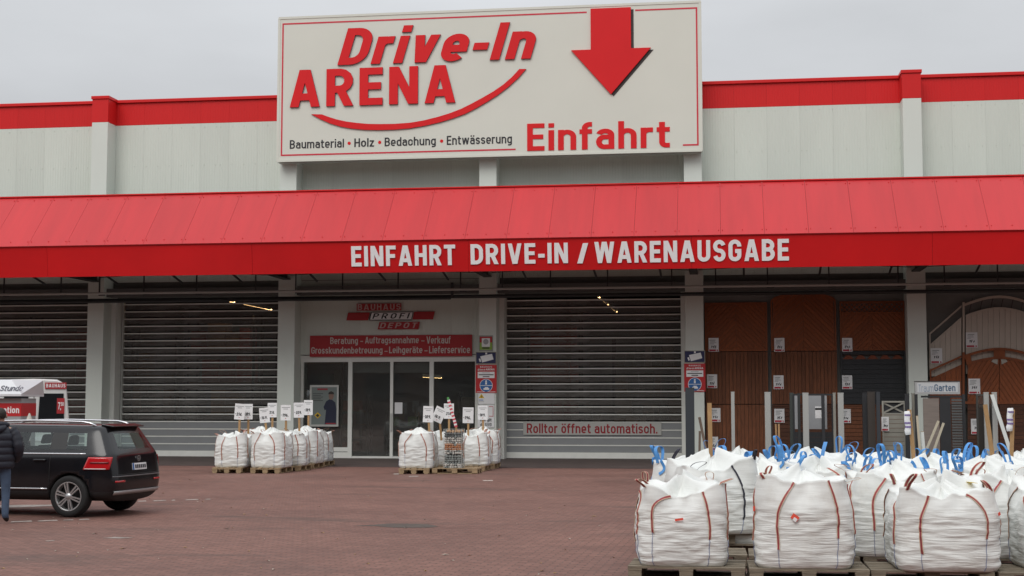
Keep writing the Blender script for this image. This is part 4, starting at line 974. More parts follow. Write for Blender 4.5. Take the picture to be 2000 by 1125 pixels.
# ------------------------------------------------------------------ pallets
def make_pallet(wood, L=1.2, D=.8):
    """euro pallet with its long side to the front; origin at the ground centre"""
    t = thing('pallet', (0, 0, 0), '', 'pallet')
    bm1 = {}
    def pc(nm, x0, x1, y0, y1, z0, z1):
        key = (round(x1-x0, 3), round(y1-y0, 3), round(z1-z0, 3))
        if key not in bm1: bm1[key] = MB().box(-key[0]/2, key[0]/2, -key[1]/2, key[1]/2, -key[2]/2, key[2]/2).mesh(nm, wood)
        link(nm, bm1[key], t, ((x0+x1)/2, (y0+y1)/2, (z0+z1)/2))
    ys = [(-D/2, -D/2+.145), (-D/2+.19, -D/2+.29), (-.0725, .0725), (D/2-.29, D/2-.19), (D/2-.145, D/2)]
    for a, b in ys: pc('deck_board', -L/2, L/2, a, b, .123, .144)
    xs_ = [(-L/2, -L/2+.145), (-.0725, .0725), (L/2-.145, L/2)]
    for a, b in xs_: pc('cross_board', a, b, -D/2, D/2, .101, .122)
    for a, b in xs_:
        for c, d in (ys[0], ys[2], ys[4]): pc('block', a+.004, b-.004, c+.003, d-.003, .023, .100)
    for c, d in (ys[0], ys[2], ys[4]): pc('runner', -L/2, L/2, c+.02, d-.02, .001, .022)
    return t
PALN = make_pallet(M_woodo); PALF = make_pallet(M_wood)
_first = set()
def put(proto, loc, rz, label, group=None, jitter=0):
    if proto.name in _first: o = copy_tree(proto)
    else: o = proto; _first.add(proto.name)
    o.location = loc; o.rotation_euler = (0, 0, rz); tag(o, label, None, group); return o

# ------------------------------------------------------------------ bulk bags
def bag_cloth():
    m = bpy.data.materials.new('woven_bag_cloth'); m.use_nodes = True; t = m.node_tree; b = t.nodes['Principled BSDF']; L = t.links.new
    tcn = N('ShaderNodeTexCoord', t); oi = N('ShaderNodeObjectInfo', t)
    off = N('ShaderNodeVectorMath', t, operation='SCALE'); off.inputs[0].default_value = (17, 31, 5); L(oi.outputs['Random'], off.inputs['Scale'])
    ad = N('ShaderNodeVectorMath', t, operation='ADD'); L(tcn.outputs['Object'], ad.inputs[0]); L(off.outputs[0], ad.inputs[1])
    n = N('ShaderNodeTexNoise', t); n.inputs['Scale'].default_value = 3; n.inputs['Detail'].default_value = 6; L(ad.outputs[0], n.inputs[0])
    r = N('ShaderNodeMapRange', t); r.inputs[1].default_value = .3; r.inputs[2].default_value = .75; r.inputs[3].default_value = .90; r.inputs[4].default_value = 1.04; L(n.outputs[0], r.inputs[0])
    s = N('ShaderNodeVectorMath', t, operation='SCALE'); s.inputs[0].default_value = (.75, .765, .74); L(r.outputs[0], s.inputs['Scale'])
    nd = N('ShaderNodeTexNoise', t); nd.inputs['Scale'].default_value = 2.2; nd.inputs['Detail'].default_value = 8; nd.inputs['Roughness'].default_value = .7; L(ad.outputs[0], nd.inputs[0])
    rd = N('ShaderNodeMapRange', t); rd.inputs[1].default_value = .54; rd.inputs[2].default_value = .74; rd.inputs[3].default_value = 0; rd.inputs[4].default_value = .45; L(nd.outputs[0], rd.inputs[0])
    md = N('ShaderNodeMix', t, data_type='RGBA'); L(rd.outputs[0], md.inputs[0]); L(s.outputs[0], md.inputs[6]); md.inputs[7].default_value = (.50, .47, .41, 1); L(md.outputs[2], b.inputs['Base Color'])
    mp2 = N('ShaderNodeMapping', t); mp2.inputs['Scale'].default_value = (3.4, 3.4, 34); L(ad.outputs[0], mp2.inputs[0])
    n2 = N('ShaderNodeTexNoise', t); n2.inputs['Scale'].default_value = 1; n2.inputs['Detail'].default_value = 4; n2.inputs['Roughness'].default_value = .5; n2.inputs['Distortion'].default_value = .5; L(mp2.outputs[0], n2.inputs[0])
    bp = N('ShaderNodeBump', t); bp.inputs['Distance'].default_value = .035
    sx = N('ShaderNodeSeparateXYZ', t); L(tcn.outputs['Object'], sx.inputs[0]); mk = N('ShaderNodeMapRange', t); mk.inputs[1].default_value = .52; mk.inputs[2].default_value = .66; mk.inputs[3].default_value = .5; mk.inputs[4].default_value = .12; L(sx.outputs[2], mk.inputs[0]); L(mk.outputs[0], bp.inputs['Strength']); L(n2.outputs[0], bp.inputs['Height']); L(bp.outputs[0], b.inputs['Normal'])
    b.inputs['Roughness'].default_value = .55; b.inputs['Specular IOR Level'].default_value = .35
    return m
M_bag = bag_cloth()
M_sr = mat('strap_red', (.27, .035, .045), .7, var=.15, vscale=20); M_sc = mat('strap_cream', (.58, .44, .30), .7); M_sb = mat('strap_blue', (.075, .27, .60), .55, var=.15, vscale=12); M_sk = mat('strap_black', (.02, .02, .035), .7)
M_seam = mat('blue_seam', (.20, .23, .36), .7); M_tagr = mat('orange_tag', (.70, .07, .035), .6)
class BagShape:
    def __init__(s, seed, a=.455, h=.92, slack=.3, tilt=0):
        s.seed, s.a, s.h, s.slack, s.tilt = seed, a, h, slack, tilt
    def p(s, u, t):
        """u: angle around, t: 0 foot .. 1 rim .. 2 middle of the top"""
        c, n_ = math.cos(u), math.sin(u); se = s.seed*13.7
        tt = min(t, 1.0); ins = max(0, t-1)
        e = 6.5-2.0*math.sin(math.pi*min(1, tt*1.05))-1.0*max(0, tt-.7)/.3
        rr = 1/((abs(c)**e+abs(n_)**e)**(1/e))
        a = s.a*(.965+.085*math.sin(math.pi*min(1, .10+tt*.95))**.7)
        a *= 1-.06*max(0, tt-.72)/.28-.05*max(0, .06-tt)/.06
        x, y = a*rr*c, a*rr*n_
        corner = max(0, abs(math.sin(2*u)))**3
        z = s.h*tt
        if tt > .68:      # slack cloth above the filling: corners pulled up by the loops, sides sagging
            k = (tt-.68)/.32
            z += k*(corner*.075-.022*s.slack*2*(1-corner))+k*.09*noise.noise(Vector((c*.9+se, n_*.9, se)))+k*.05*noise.noise(Vector((c*4+se, n_*4, se+4)))
            q = 1+k*(.05*corner-.05*(1-corner)); x *= q; y *= q
            f = noise.noise(Vector((c*5+se, n_*5-se, tt*3)))*.06*k; x += f*c; y += f*n_
        if ins:
            k = 1-ins; x *= k*.97; y *= k*.97
            z += -.05*math.sin(math.pi*min(1, ins*1.2))+.13*ins*(1-s.slack)+(.05*noise.noise(Vector((x*4+se, y*4, se)))+.014*noise.noise(Vector((x*10, y*10+se, 3))))*min(1, ins*4)
        else:
            d = .016*noise.noise(Vector((c*1.6+se, n_*1.6, z*2.5)))
            env = min(1, tt/.06)*(1 if tt < .7 else max(.15, 1-(tt-.7)/.2))
            w_ = noise.noise(Vector((c*2.4+se, n_*2.4+se, z*19+noise.noise(Vector((c*3, n_*3, z*4+se)))*1.6)))
            d += .014*env*w_
            x += d*c*1.2; y += d*n_*1.2
        x += s.tilt*z
        return Vector((x, y, z))
    def sack(s, nu=80, nt=46):
        mb = MB(); rows = []
        ts = [i/nt for i in range(nt+1)]+[1.06, 1.14, 1.24, 1.36, 1.5, 1.64, 1.78, 1.9]
        for t in ts: rows.append([s.p(2*math.pi*j/nu, t) for j in range(nu)])
        vs = [v for r_ in rows for v in r_]; k = len(rows)
        fs = [(i*nu+j, i*nu+(j+1) % nu, (i+1)*nu+(j+1) % nu, (i+1)*nu+j) for i in range(k-1) for j in range(nu)]
        fs += [tuple(range(nu-1, -1, -1)), tuple((k-1)*nu+j for j in range(nu))]
        mb.add(vs, fs); return mb
def ribbon(path, side, w, mats, nm, parent, split=True, th=.003):
    """flat webbing along path; side[i] is the width direction"""
    mb = MB(); cols = [(-1, -.62), (-.62, .62), (.62, 1)] if split else [(-1, 1)]
    n = len(path)
    for ci, (a, b) in enumerate(cols):
        vs = []
        for p, sd in zip(path, side): vs += [p+sd*(a*w/2), p+sd*(b*w/2)]
        mb.add(vs, [(2*i, 2*i+1, 2*i+3, 2*i+2) for i in range(n-1)], ci % 2)
    o = mb.build(nm, mats, parent, smooth=False)
    sm = o.modifiers.new('thick', 'SOLIDIFY'); sm.thickness = th; sm.offset = 0
    return o
def make_bag(seed, style, a=.455, h=.92, slack=.3, tilt=0, loops=4):
    sh = BagShape(seed, a, h, slack, tilt); rnd = random.Random(seed)
    t = thing('bulk_bag', (0, 0, 0), '', 'bulk bag')
    sh.sack().build('sack', M_bag, t, smooth=True)
    mats = {'red': [M_sc, M_sr], 'blue': [M_sb, M_sb], 'black': [M_sk, M_sk]}[style]
    split = style == 'red'; w = {'red': .032, 'blue': .040, 'black': .026}[style]
    def on(u, tt, lift=.007):
        p = sh.p(u, tt); c = Vector((math.cos(u), math.sin(u), 0)); return p+c*lift
    for k in range(4):
        uc = math.pi/4+k*math.pi/2
        for sgn in (-1, 1):
            if style == 'blue' and (k+sgn) % 3: continue
            if style == 'black' and not (k == 3 and sgn == -1): continue
            du = sgn*(.27+rnd.uniform(-.10, .08)); t0 = rnd.uniform(.22, .45); sw_ = rnd.uniform(.02, .30); path, side = [], []
            for i in range(15):
                q = i/14; tt = t0+(1.0-t0)*q; u = uc+du+sgn*(sw_*max(0, (q-.55)/.45)**1.5+.012*math.sin(q*7+k))
                p = on(u, tt); path.append(p)
            for i in range(15):
                d = (path[min(14, i+1)]-path[max(0, i-1)]).normalized(); u = uc+du; side.append(d.cross(Vector((math.cos(u), math.sin(u), .2))).normalized())
            ribbon(path, side, w, mats, 'strap', t, split)
            if style != 'blue':
                pth = [on(uc+du, tt, .004) for tt in [t0*i/8+.01 for i in range(9)]]
                MB().tube(pth, .0035, 5).build('seam', M_seam, t)
    for k in range(loops):
        uc = math.pi/4+k*math.pi/2; base = sh.p(uc, 1.0); rad = Vector((math.cos(uc), math.sin(uc), 0))
        hh = rnd.uniform(.15, .27) if style == 'blue' else rnd.uniform(.09, .17); wd = rnd.uniform(.055, .10)
        az = rnd.uniform(0, math.pi); tn = Vector((math.cos(az), math.sin(az), 0)); lean = Vector((rnd.uniform(-1, 1), rnd.uniform(-1, 1), 0))*(.10 if style == 'blue' else .16)
        if style == 'red' and rnd.random() < .5: hh *= .55; lean *= 1.1
        path, side = [], []
        nn = 17
        for i in range(nn):
            q = i/(nn-1); ang = math.pi*(q*1.5-.25)
            pz = hh*(math.sin(math.pi*q)**.6); px_ = wd*(-math.cos(math.pi*q))*(.45+.75*math.sin(math.pi*q))
            path.append(base-rad*.03+tn*px_+Vector((0, 0, pz-.035))+lean*(pz/hh)**1.5)
        nrm_ = tn.cross(Vector((0, 0, 1))).normalized(); tw = rnd.uniform(-.5, .5)
        for i in range(nn): side.append((nrm_+tn*tw*math.sin(i/nn*3)).normalized())
        ribbon(path, side, w*1.15, mats, 'loop', t, split)
        if style == 'blue':      # loose webbing ends lying over the rim
            pth, sd = [], []; u0 = uc+rnd.uniform(-.3, .3)
            for i in range(9):
                q = i/8; tt = 1.02-.16*q*(1 if k % 2 else .5); pth.append(on(u0+.25*q*rnd.choice((-1, 1))*0+.12*math.sin(q*3), tt, .010)+Vector((0, 0, .02*(1-q))))
            for i in range(9):
                d = (pth[min(8, i+1)]-pth[max(0, i-1)]).normalized(); sd.append(d.cross(Vector((math.cos(u0), math.sin(u0), .2))).normalized())
            ribbon(pth, sd, w, mats, 'loop_end', t, False)
    return t, sh
def sticker(t, sh, u, tt, w, h, m, rot=.3):
    p = sh.p(u, tt); n_ = Vector((math.cos(u), math.sin(u), .1)).normalized(); r_ = Vector((-math.sin(u), math.cos(u), 0)); up_ = n_.cross(r_)
    a = r_*math.cos(rot)+up_*math.sin(rot); b = n_.cross(a); c = p+n_*.024
    mb = MB(); mb.add([c-a*w/2-b*h/2, c+a*w/2-b*h/2, c+a*w/2+b*h/2, c-a*w/2+b*h/2], [(0, 1, 2, 3)])
    o = mb.build('tag', m, t); s_ = o.modifiers.new('thick', 'SOLIDIFY'); s_.thickness = .004
FRONT = -math.pi/2
PZ = .145
# prototypes: front bags are all individuals, the rest are turned copies
def place_bag(proto, x, y, z, rz, label, group, sx=1, sz=1):
    o = put(proto, (x, y, z), rz, label, group); o.scale = (sx, sx, sz); return o
G1 = 'white bags on pallets at the right front'
bA, sA = make_bag(11, 'red', .455, .78, .42); sticker(bA, sA, FRONT-.1, .62, .085, .022, M_tagr, .15)
bB, sB = make_bag(12, 'red', .49, .84, .25); sticker(bB, sB, FRONT-.15, .62, .075, .055, M_tagr, -.6); sticker(bB, sB, FRONT-.15, .595, .04, .035, M_paper, -.6); sticker(bB, sB, FRONT-.9, .7, .03, .05, M_tagr, .2)
bC, sC = make_bag(13, 'red', .51, .79, .55); sticker(bC, sC, FRONT+.8, .72, .04, .03, M_tagr, .4)
bD, sD = make_bag(14, 'red', .49, .82, .3)
bK, sK = make_bag(15, 'black', .46, .82, .0, .05); 
b1, s1 = make_bag(21, 'blue', .48, .83, .2); b2, s2 = make_bag(22, 'blue', .48, .86, .3); b3, s3 = make_bag(23, 'blue', .49, .82, .1); b4, s4 = make_bag(24, 'blue', .48, .87, .25)
for pb, ps, u, tt in ((b1, s1, FRONT-.6, .97), (b3, s3, FRONT+.5, .95)): sticker(pb, ps, u, tt, .05, .05, mat('red_tag', (.62, .02, .02), .6), .5)
def X_at(px, Y): return at(px, 1000, Y).x
YR1 = 15.5
place_bag(bA, X_at(1330, YR1), YR1, PZ, R(5), 'white red-strapped bulk bag, leftmost in the front row, thin orange tag', G1)
place_bag(bB, X_at(1568, YR1), YR1-.02, PZ, R(-3), 'white bulk bag with red straps and a square orange tag, second in the front row', G1)
place_bag(bC, X_at(1836, YR1), YR1-.05, PZ, R(2), 'wide white bulk bag with sagging top and yellow inner print, third in the front row', G1)
place_bag(bD, X_at(2085, YR1), YR1+.05, PZ, R(4), 'white bulk bag cut by the right picture edge in the front row', G1)
o = copy_tree(bB); o.location = (X_at(1742, 16.75), 16.75, PZ); o.rotation_euler = (0, 0, R(93)); tag(o, 'white bulk bag with red straps standing back between second and third front bags', None, G1)
o = copy_tree(bA); o.location = (X_at(1968, 16.75), 16.75, PZ); o.rotation_euler = (0, 0, R(181)); o.scale = (1.04, 1.04, 1.03); tag(o, 'white bulk bag peeking out behind the third front bag at its right', None, G1)
place_bag(bK, X_at(1385, 17.6), 17.6, .29, R(20), 'tall white bag with a black strap on two stacked pallets behind the leftmost front bag', G1, 1.04, .95)
blue = [(b1, 1480, 17.9, 10, 'blue looped bag right behind the black strapped bag'), (b2, 1600, 17.95, -8, 'blue looped bag behind the second front bag'), (b3, 1765, 17.9, 95, 'blue looped bag behind the gap of second and third front bags'), (b4, 1925, 17.9, 185, 'blue looped bag behind the right end of the third front bag'),
        (b2, 1345, 19.1, 92, 'blue looped bag whose loops show left of the black strapped bag'), (b3, 1520, 19.1, 3, 'blue looped bag in the back row, first right of the black strapped bag'), (b1, 1665, 19.15, 176, 'blue looped bag in the back row, before the grey plates'), (b4, 1815, 19.1, 88, 'blue looped bag in the back row, before the display stand'), (b2, 1960, 19.2, 265, 'blue looped bag in the back row at the right edge'),
        (b1, 1450, 20.3, 85, 'farthest blue looped bag at the left of the last row'), (b4, 1588, 20.3, 270, 'farthest blue looped bag, second of the last row'), (b2, 1728, 20.35, 12, 'farthest blue looped bag, third of the last row'), (b3, 1868, 20.3, 190, 'farthest blue looped bag, fourth of the last row'), (b1, 1995, 20.35, 275, 'farthest blue looped bag at the right edge of the last row')]
for pb, px, Y, rz, l in blue: place_bag(pb, X_at(px, Y), Y, PZ, R(rz), l, G1, 1, random.uniform(.96, 1.04))
# pallets under them
GP = 'weathered pallets under the front bags'
lab = {15.45: 'front row', 16.7: 'second row', 17.95: 'third row', 19.2: 'fourth row', 20.45: 'last row'}
for r_, Y in enumerate((15.42, 16.68, 17.94, 19.2, 20.42)):
    row = ('front', 'second', 'third', 'fourth', 'last')[r_]
    for c_ in range(4):
        x = -.36+c_*1.225+(.03 if r_ % 2 else 0)
        col_ = ('leftmost', 'second from left', 'third from left', 'right edge')[c_]
        put(PALN, (x, Y-.02*(c_ % 2), .0015), R((-1.5, .8, -.6, 1.2)[(c_+r_) % 4]), '%s weathered pallet in the %s under the bags' % (col_, row), GP)
        if r_ == 2 and c_ == 0: pass
xk = X_at(1385, 17.6)
put(PALN, (xk+.22, 17.72, .147), R(2), 'weathered pallet stacked on another under the black strapped bag', GP)
# the second pallet deck under each bag is 1.2 x 1.2: a slim board walk behind the front row
# ------------------------------------------------------------------ bags by the entrance
G2, G3 = 'bags left of the entrance doors', 'bags right of the entrance doors'
GPF = 'pallets by the entrance'
f1, q1 = make_bag(31, 'red', .44, .82, .45); f2, q2 = make_bag(32, 'red', .46, .86, .2)
def far_bag(proto, px, Y, rz, label, group, s=1.0, pl=True, plabel=''):
    x = at(px, 900, Y).x
    place_bag(proto, x, Y, PZ, R(rz), label, group, s)
    put(PALF, (x, Y+.02, .0015), R(90), plabel, GPF)
far_bag(f1, 457, 37.0, 4, 'leftmost white bag of the group left of the entrance', G2, .98, plabel='leftmost pallet of the group left of the entrance')
far_bag(f2, 531, 37.0, -3, 'broad white bag second from left before the entrance column', G2, 1.0, plabel='second pallet from left before the entrance column')
far_bag(f1, 570, 38.3, 95, 'white bag third along the row running back to the entrance, left group', G2, .98, plabel='third pallet along the left row running back')
far_bag(f2, 596, 39.7, 88, 'white bag fourth along the left row, red loop hanging', G2, .98, plabel='fourth pallet along the left row running back')
far_bag(f1, 617, 41.1, 178, 'white bag at the back end of the left row near the glass', G2, .98, plabel='pallet at the back end of the left row near the glass')
far_bag(f2, 507, 38.5, 100, 'white bag half hidden behind the two front bags of the left group', G2, .98, plabel='pallet half hidden behind the two left front bags')
far_bag(f2, 817, 37.3, 92, 'white bag leftmost in the group right of the doors', G3, 1.0, plabel='leftmost pallet of the right group')
far_bag(f1, 862, 38.7, 275, 'pale bag behind the gabion in the right group', G3, .98, plabel='pallet behind the gabion')
far_bag(f1, 925, 38.9, 2, 'white bag right of the gabion with red loop hanging', G3, .98, plabel='pallet right of the gabion')
far_bag(f2, 944, 40.3, 182, 'white bag at the back of the right group beside the roller shutter', G3, .98, plabel='back pallet of the right group beside the roller shutter')
xg = at(893, 900, 37.35).x
put(PALF, (xg, 37.35, .0015), 0, 'pallet carrying the gabion in the right group', GPF)

# gabion of layered stones
t = thing('gabion', (at(887, 900, 37.2).x, 37.2, PZ), 'narrow wire gabion filled with layers of grey, orange and white stones', 'gabion')
gw, gh = .235, 1.02
mb = MB()
for sx in (-1, 1):
    for sy in (-1, 1): mb.tube([(sx*gw, sy*gw, 0), (sx*gw, sy*gw, gh)], .006, 5)
mb.build('corner_wires', M_alu, t)
wires = MB()
for k in range(11):
    z = .01+k*(gh-.02)/10; wires.tube([(-gw, -gw, z), (gw, -gw, z), (gw, gw, z), (-gw, gw, z), (-gw, -gw, z)], .0018, 4, cap=False)
for k in range(1, 6):
    d = -gw+2*gw*k/6
    for a in ((d, -gw), (d, gw), (-gw, d), (gw, d)): wires.tube([(a[0], a[1], 0), (a[0], a[1], gh)], .0018, 4, cap=False)
wires.build('wire_mesh', M_alu, t)
SM = [mat('stone_grey', (.20, .22, .21), .8, var=.3, vscale=8), mat('stone_pale', (.52, .50, .46), .8, var=.2, vscale=8), mat('stone_orange', (.42, .19, .09), .8, var=.25, vscale=8), mat('stone_tan', (.46, .30, .18), .8, var=.25, vscale=8), mat('stone_dark', (.10, .11, .11), .8, var=.3, vscale=8)]
stone_me = {}
def stone_mesh(v, mi):
    if (v, mi) not in stone_me:
        bm = bmesh.new(); bmesh.ops.create_icosphere(bm, subdivisions=1, radius=1)
        for q in bm.verts: q.co *= .85+.3*noise.noise(q.co*1.7+Vector((v*7, 0, 0)))
        me = bpy.data.meshes.new('stone'); bm.to_mesh(me); bm.free(); me.materials.append(SM[mi]); stone_me[(v, mi)] = me
    return stone_me[(v, mi)]
MB().box(-gw+.08, gw-.08, -gw+.08, gw-.08, .01, gh-.06).build('stone_core', SM[4], t)
rnd = random.Random(5); layers = [(0, .10, 1), (.10, .36, 0), (.36, .46, 1), (.46, .62, 2), (.62, .80, 1), (.80, .92, 4), (.92, 1.0, 3)]
for z0, z1, mi in layers:
    z = z0+.03
    while z < z1:
        for face in range(4):
            d = -gw+.04
            while d < gw-.02:
                a = gw-.055; x, y = ((d, -a), (a, d), (-d, a), (-a, -d))[face]
                if face in (0, 1, 3) or z > .9:
                    o = link('stone', stone_mesh(rnd.randrange(4), mi if rnd.random() < .85 else 0), t, (x, y, z)); o.scale = (rnd.uniform(.04, .06), rnd.uniform(.036, .05), rnd.uniform(.03, .042)); o.rotation_euler = (rnd.random()*3, rnd.random()*3, rnd.random()*3)
                d += rnd.uniform(.055, .08)
        z += .058

# ------------------------------------------------------------------ price signs on sticks
def stick_sign(px, py, w, h, Y, tilt, price, label, foot_py, side=0):
    c = at(px, py, Y); sc_ = c.y/FPX*1.0; W2, H2 = w*sc_/2, h*sc_/2
    f = at(px+side, foot_py, Y); f.z -= .25
    t = thing('price_sign', f, label, 'price sign', 'price signs stuck in the bags')
    MB().bar((0, 0, 0), (c.x-f.x, .012, c.z-f.z), .055, .025).build('stick', M_stick, t)
    bd_ = MB().box(-W2, W2, -.004, .004, -H2, H2).build('board', M_paper, t, (c.x-f.x, -.016, c.z-f.z), rot=(0, R(tilt), 0))
    for k, (l, z) in enumerate(((.8, .72), (.45, .52))): MB().box(-W2*l, W2*l, -.0062, -.0045, H2*(z-.09), H2*(z-.0)).build('text_line', M_grey, bd_)
    tx = text('price', price, -W2*.62, W2*.55, -H2*.52, -H2*.12, -.0075, .002, M_black, bd_, bold=.04, shear=.15)
    MB().box(-W2*.86, -W2*.7, -.0062, -.0045, -H2*.34, -H2*.27).build('dash', M_black, bd_)
    MB().box(-W2*.1, W2*.1, -.0062, -.0045, -H2*.78, -H2*.70).build('text_line', mat('sign_small_red', (.5, .1, .12), .6), bd_)
for a in ((468.5, 804, 21, 32, 37.25, 4, '214.', 'price sign reading 214 on the leftmost bag', 850, -2), (485, 804, 19, 31, 37.5, 0, '189.', 'price sign reading 189 just right of the leftmost sign', 850, 0),
          (517, 811, 21, 30, 37.2, -5, '169.', 'tilted price sign reading 169 lowest on the second bag', 848, 6), (532, 801, 19, 29, 38.7, 0, '214.', 'price sign reading 214 behind the tilted one', 845, 0),
          (558.5, 806, 21, 31, 37.6, 0, '196.', 'price sign reading 196 before the entrance column', 847, 0), (584, 801, 21, 30, 38.5, -1, '209.', 'price sign reading 209 right of the entrance column', 845, 1),
          (602.5, 796, 18.5, 30, 39.8, 0, '189.', 'rightmost and highest price sign of the left group', 846, 0),
          (836.5, 809, 20.5, 32, 37.5, 2, '189.', 'leftmost price sign of the right group', 842, 3), (857.5, 810, 22, 30, 37.9, 24, '169.', 'strongly tilted price sign in the right group', 842, 5),
          (877, 803, 20, 30, 39.0, 0, '214.', 'price sign half hidden behind the striped gabion pole', 842, 0), (914.5, 811, 21.5, 31, 38.7, 1, '196.', 'price sign reading 196 right of the gabion', 848, 0),
          (943, 806, 20, 28, 40.2, 0, '189.', 'price sign before the traffic rule notice on the column', 842, 1)):
    stick_sign(*a)
# striped measuring pole with green tip on the gabion
a, b_ = at(876, 781, 37.25), at(891, 834, 37.25); f = Vector((b_.x, b_.y, PZ+gh-.12)); t = thing('striped_pole', f, 'leaning white pole with red stripes and green tip stuck in the gabion', 'pole')
for k in range(16):
    p, q = b_.lerp(a, k/16), b_.lerp(a, (k+1)/16); MB().bar(p-f, q-f, .075, .02).build('stripe', M_paper if k % 2 else mat('stripe_red', (.55, .06, .09), .6), t)
MB().bar(a-f, a-f+(a-b_)*.10, .06, .02).build('tip', mat('tip_green', (.08, .28, .08), .6), t); MB().bar(Vector((0, 0, 0)), b_-f, .05, .02).build('shaft', M_stick, t)
# laths standing in the front bags
def bag_lath(p0, p1, Y, w, label, m=M_stick, roll=None):
    a, b_ = at(*p0, Y), at(*p1, Y); b_ = b_+(b_-a)*.25; t = thing('sign_lath', b_, label, 'lath', 'laths stuck in the front bags')
    MB().bar((0, 0, 0), a-b_, w, .022).build('shaft', m, t)
    if roll:
        c, d = at(*roll[0], Y-.03)-b_, at(*roll[1], Y-.03)-b_
        pts = [c.lerp(d, i/6)+Vector((.006*math.sin(i*2.1), 0, 0)) for i in range(7)]
        MB().tube(pts, [.035, .042, .036, .04, .034, .043, .035], 10).build('rolled_card', M_paper, t, smooth=True)
        for i in (1, 3, 4): MB().tube([pts[i]+Vector((0, -.004, .01)), pts[i]+Vector((0, -.004, -.012))], .0405, 10).build('print_mark', mat('violet_print', (.18, .13, .30), .6), t)
bag_lath((1385.5, 787), (1388, 886), 18.4, .055, 'bare wooden lath standing in a bag before the left fence')
bag_lath((1776, 800), (1785, 900), 19.4, .05, 'wooden lath with rolled white card before the display stand', M_stick, ((1771, 803), (1774, 849)))
bag_lath((1924, 790), (1937, 880), 19.6, .055, 'slanted wooden lath standing before the white posts')
bag_lath((1978, 800), (1975, 905), 19.4, .05, 'wooden lath with crumpled pale card near the right edge', M_stick, ((1973, 797), (1972, 842)))
bag_lath((1833, 822), (1815, 865), 20.0, .03, 'thin pale lath leaning left before the display stand', mat('pale_lath', (.45, .40, .30))); bag_lath((1843, 826), (1822, 885), 20.0, .03, 'second thin pale lath parallel to the leaning one', mat('pale_lath', (.45, .40, .30)))
# yellow print inside the third bag
for u_, t_ in ((FRONT+2.6, 1.16), (FRONT+1.9, 1.2)):
    p = sC.p(u_, t_); m_ = MB(); r_ = Vector((-math.sin(u_), math.cos(u_), 0)); n_ = Vector((-math.cos(u_), -math.sin(u_), 0))
    m_.add([p-r_*.10+Vector((0, 0, .02)), p+r_*.10+Vector((0, 0, .02)), p+r_*.10+n_*.06+Vector((0, 0, .03)), p-r_*.10+n_*.06+Vector((0, 0, .03))], [(0, 1, 2, 3)])
    o = m_.build('yellow_print', mat('yellow_bag_print', (.70, .50, .05), .6), bC); o.modifiers.new('thick', 'SOLIDIFY').thickness = .004
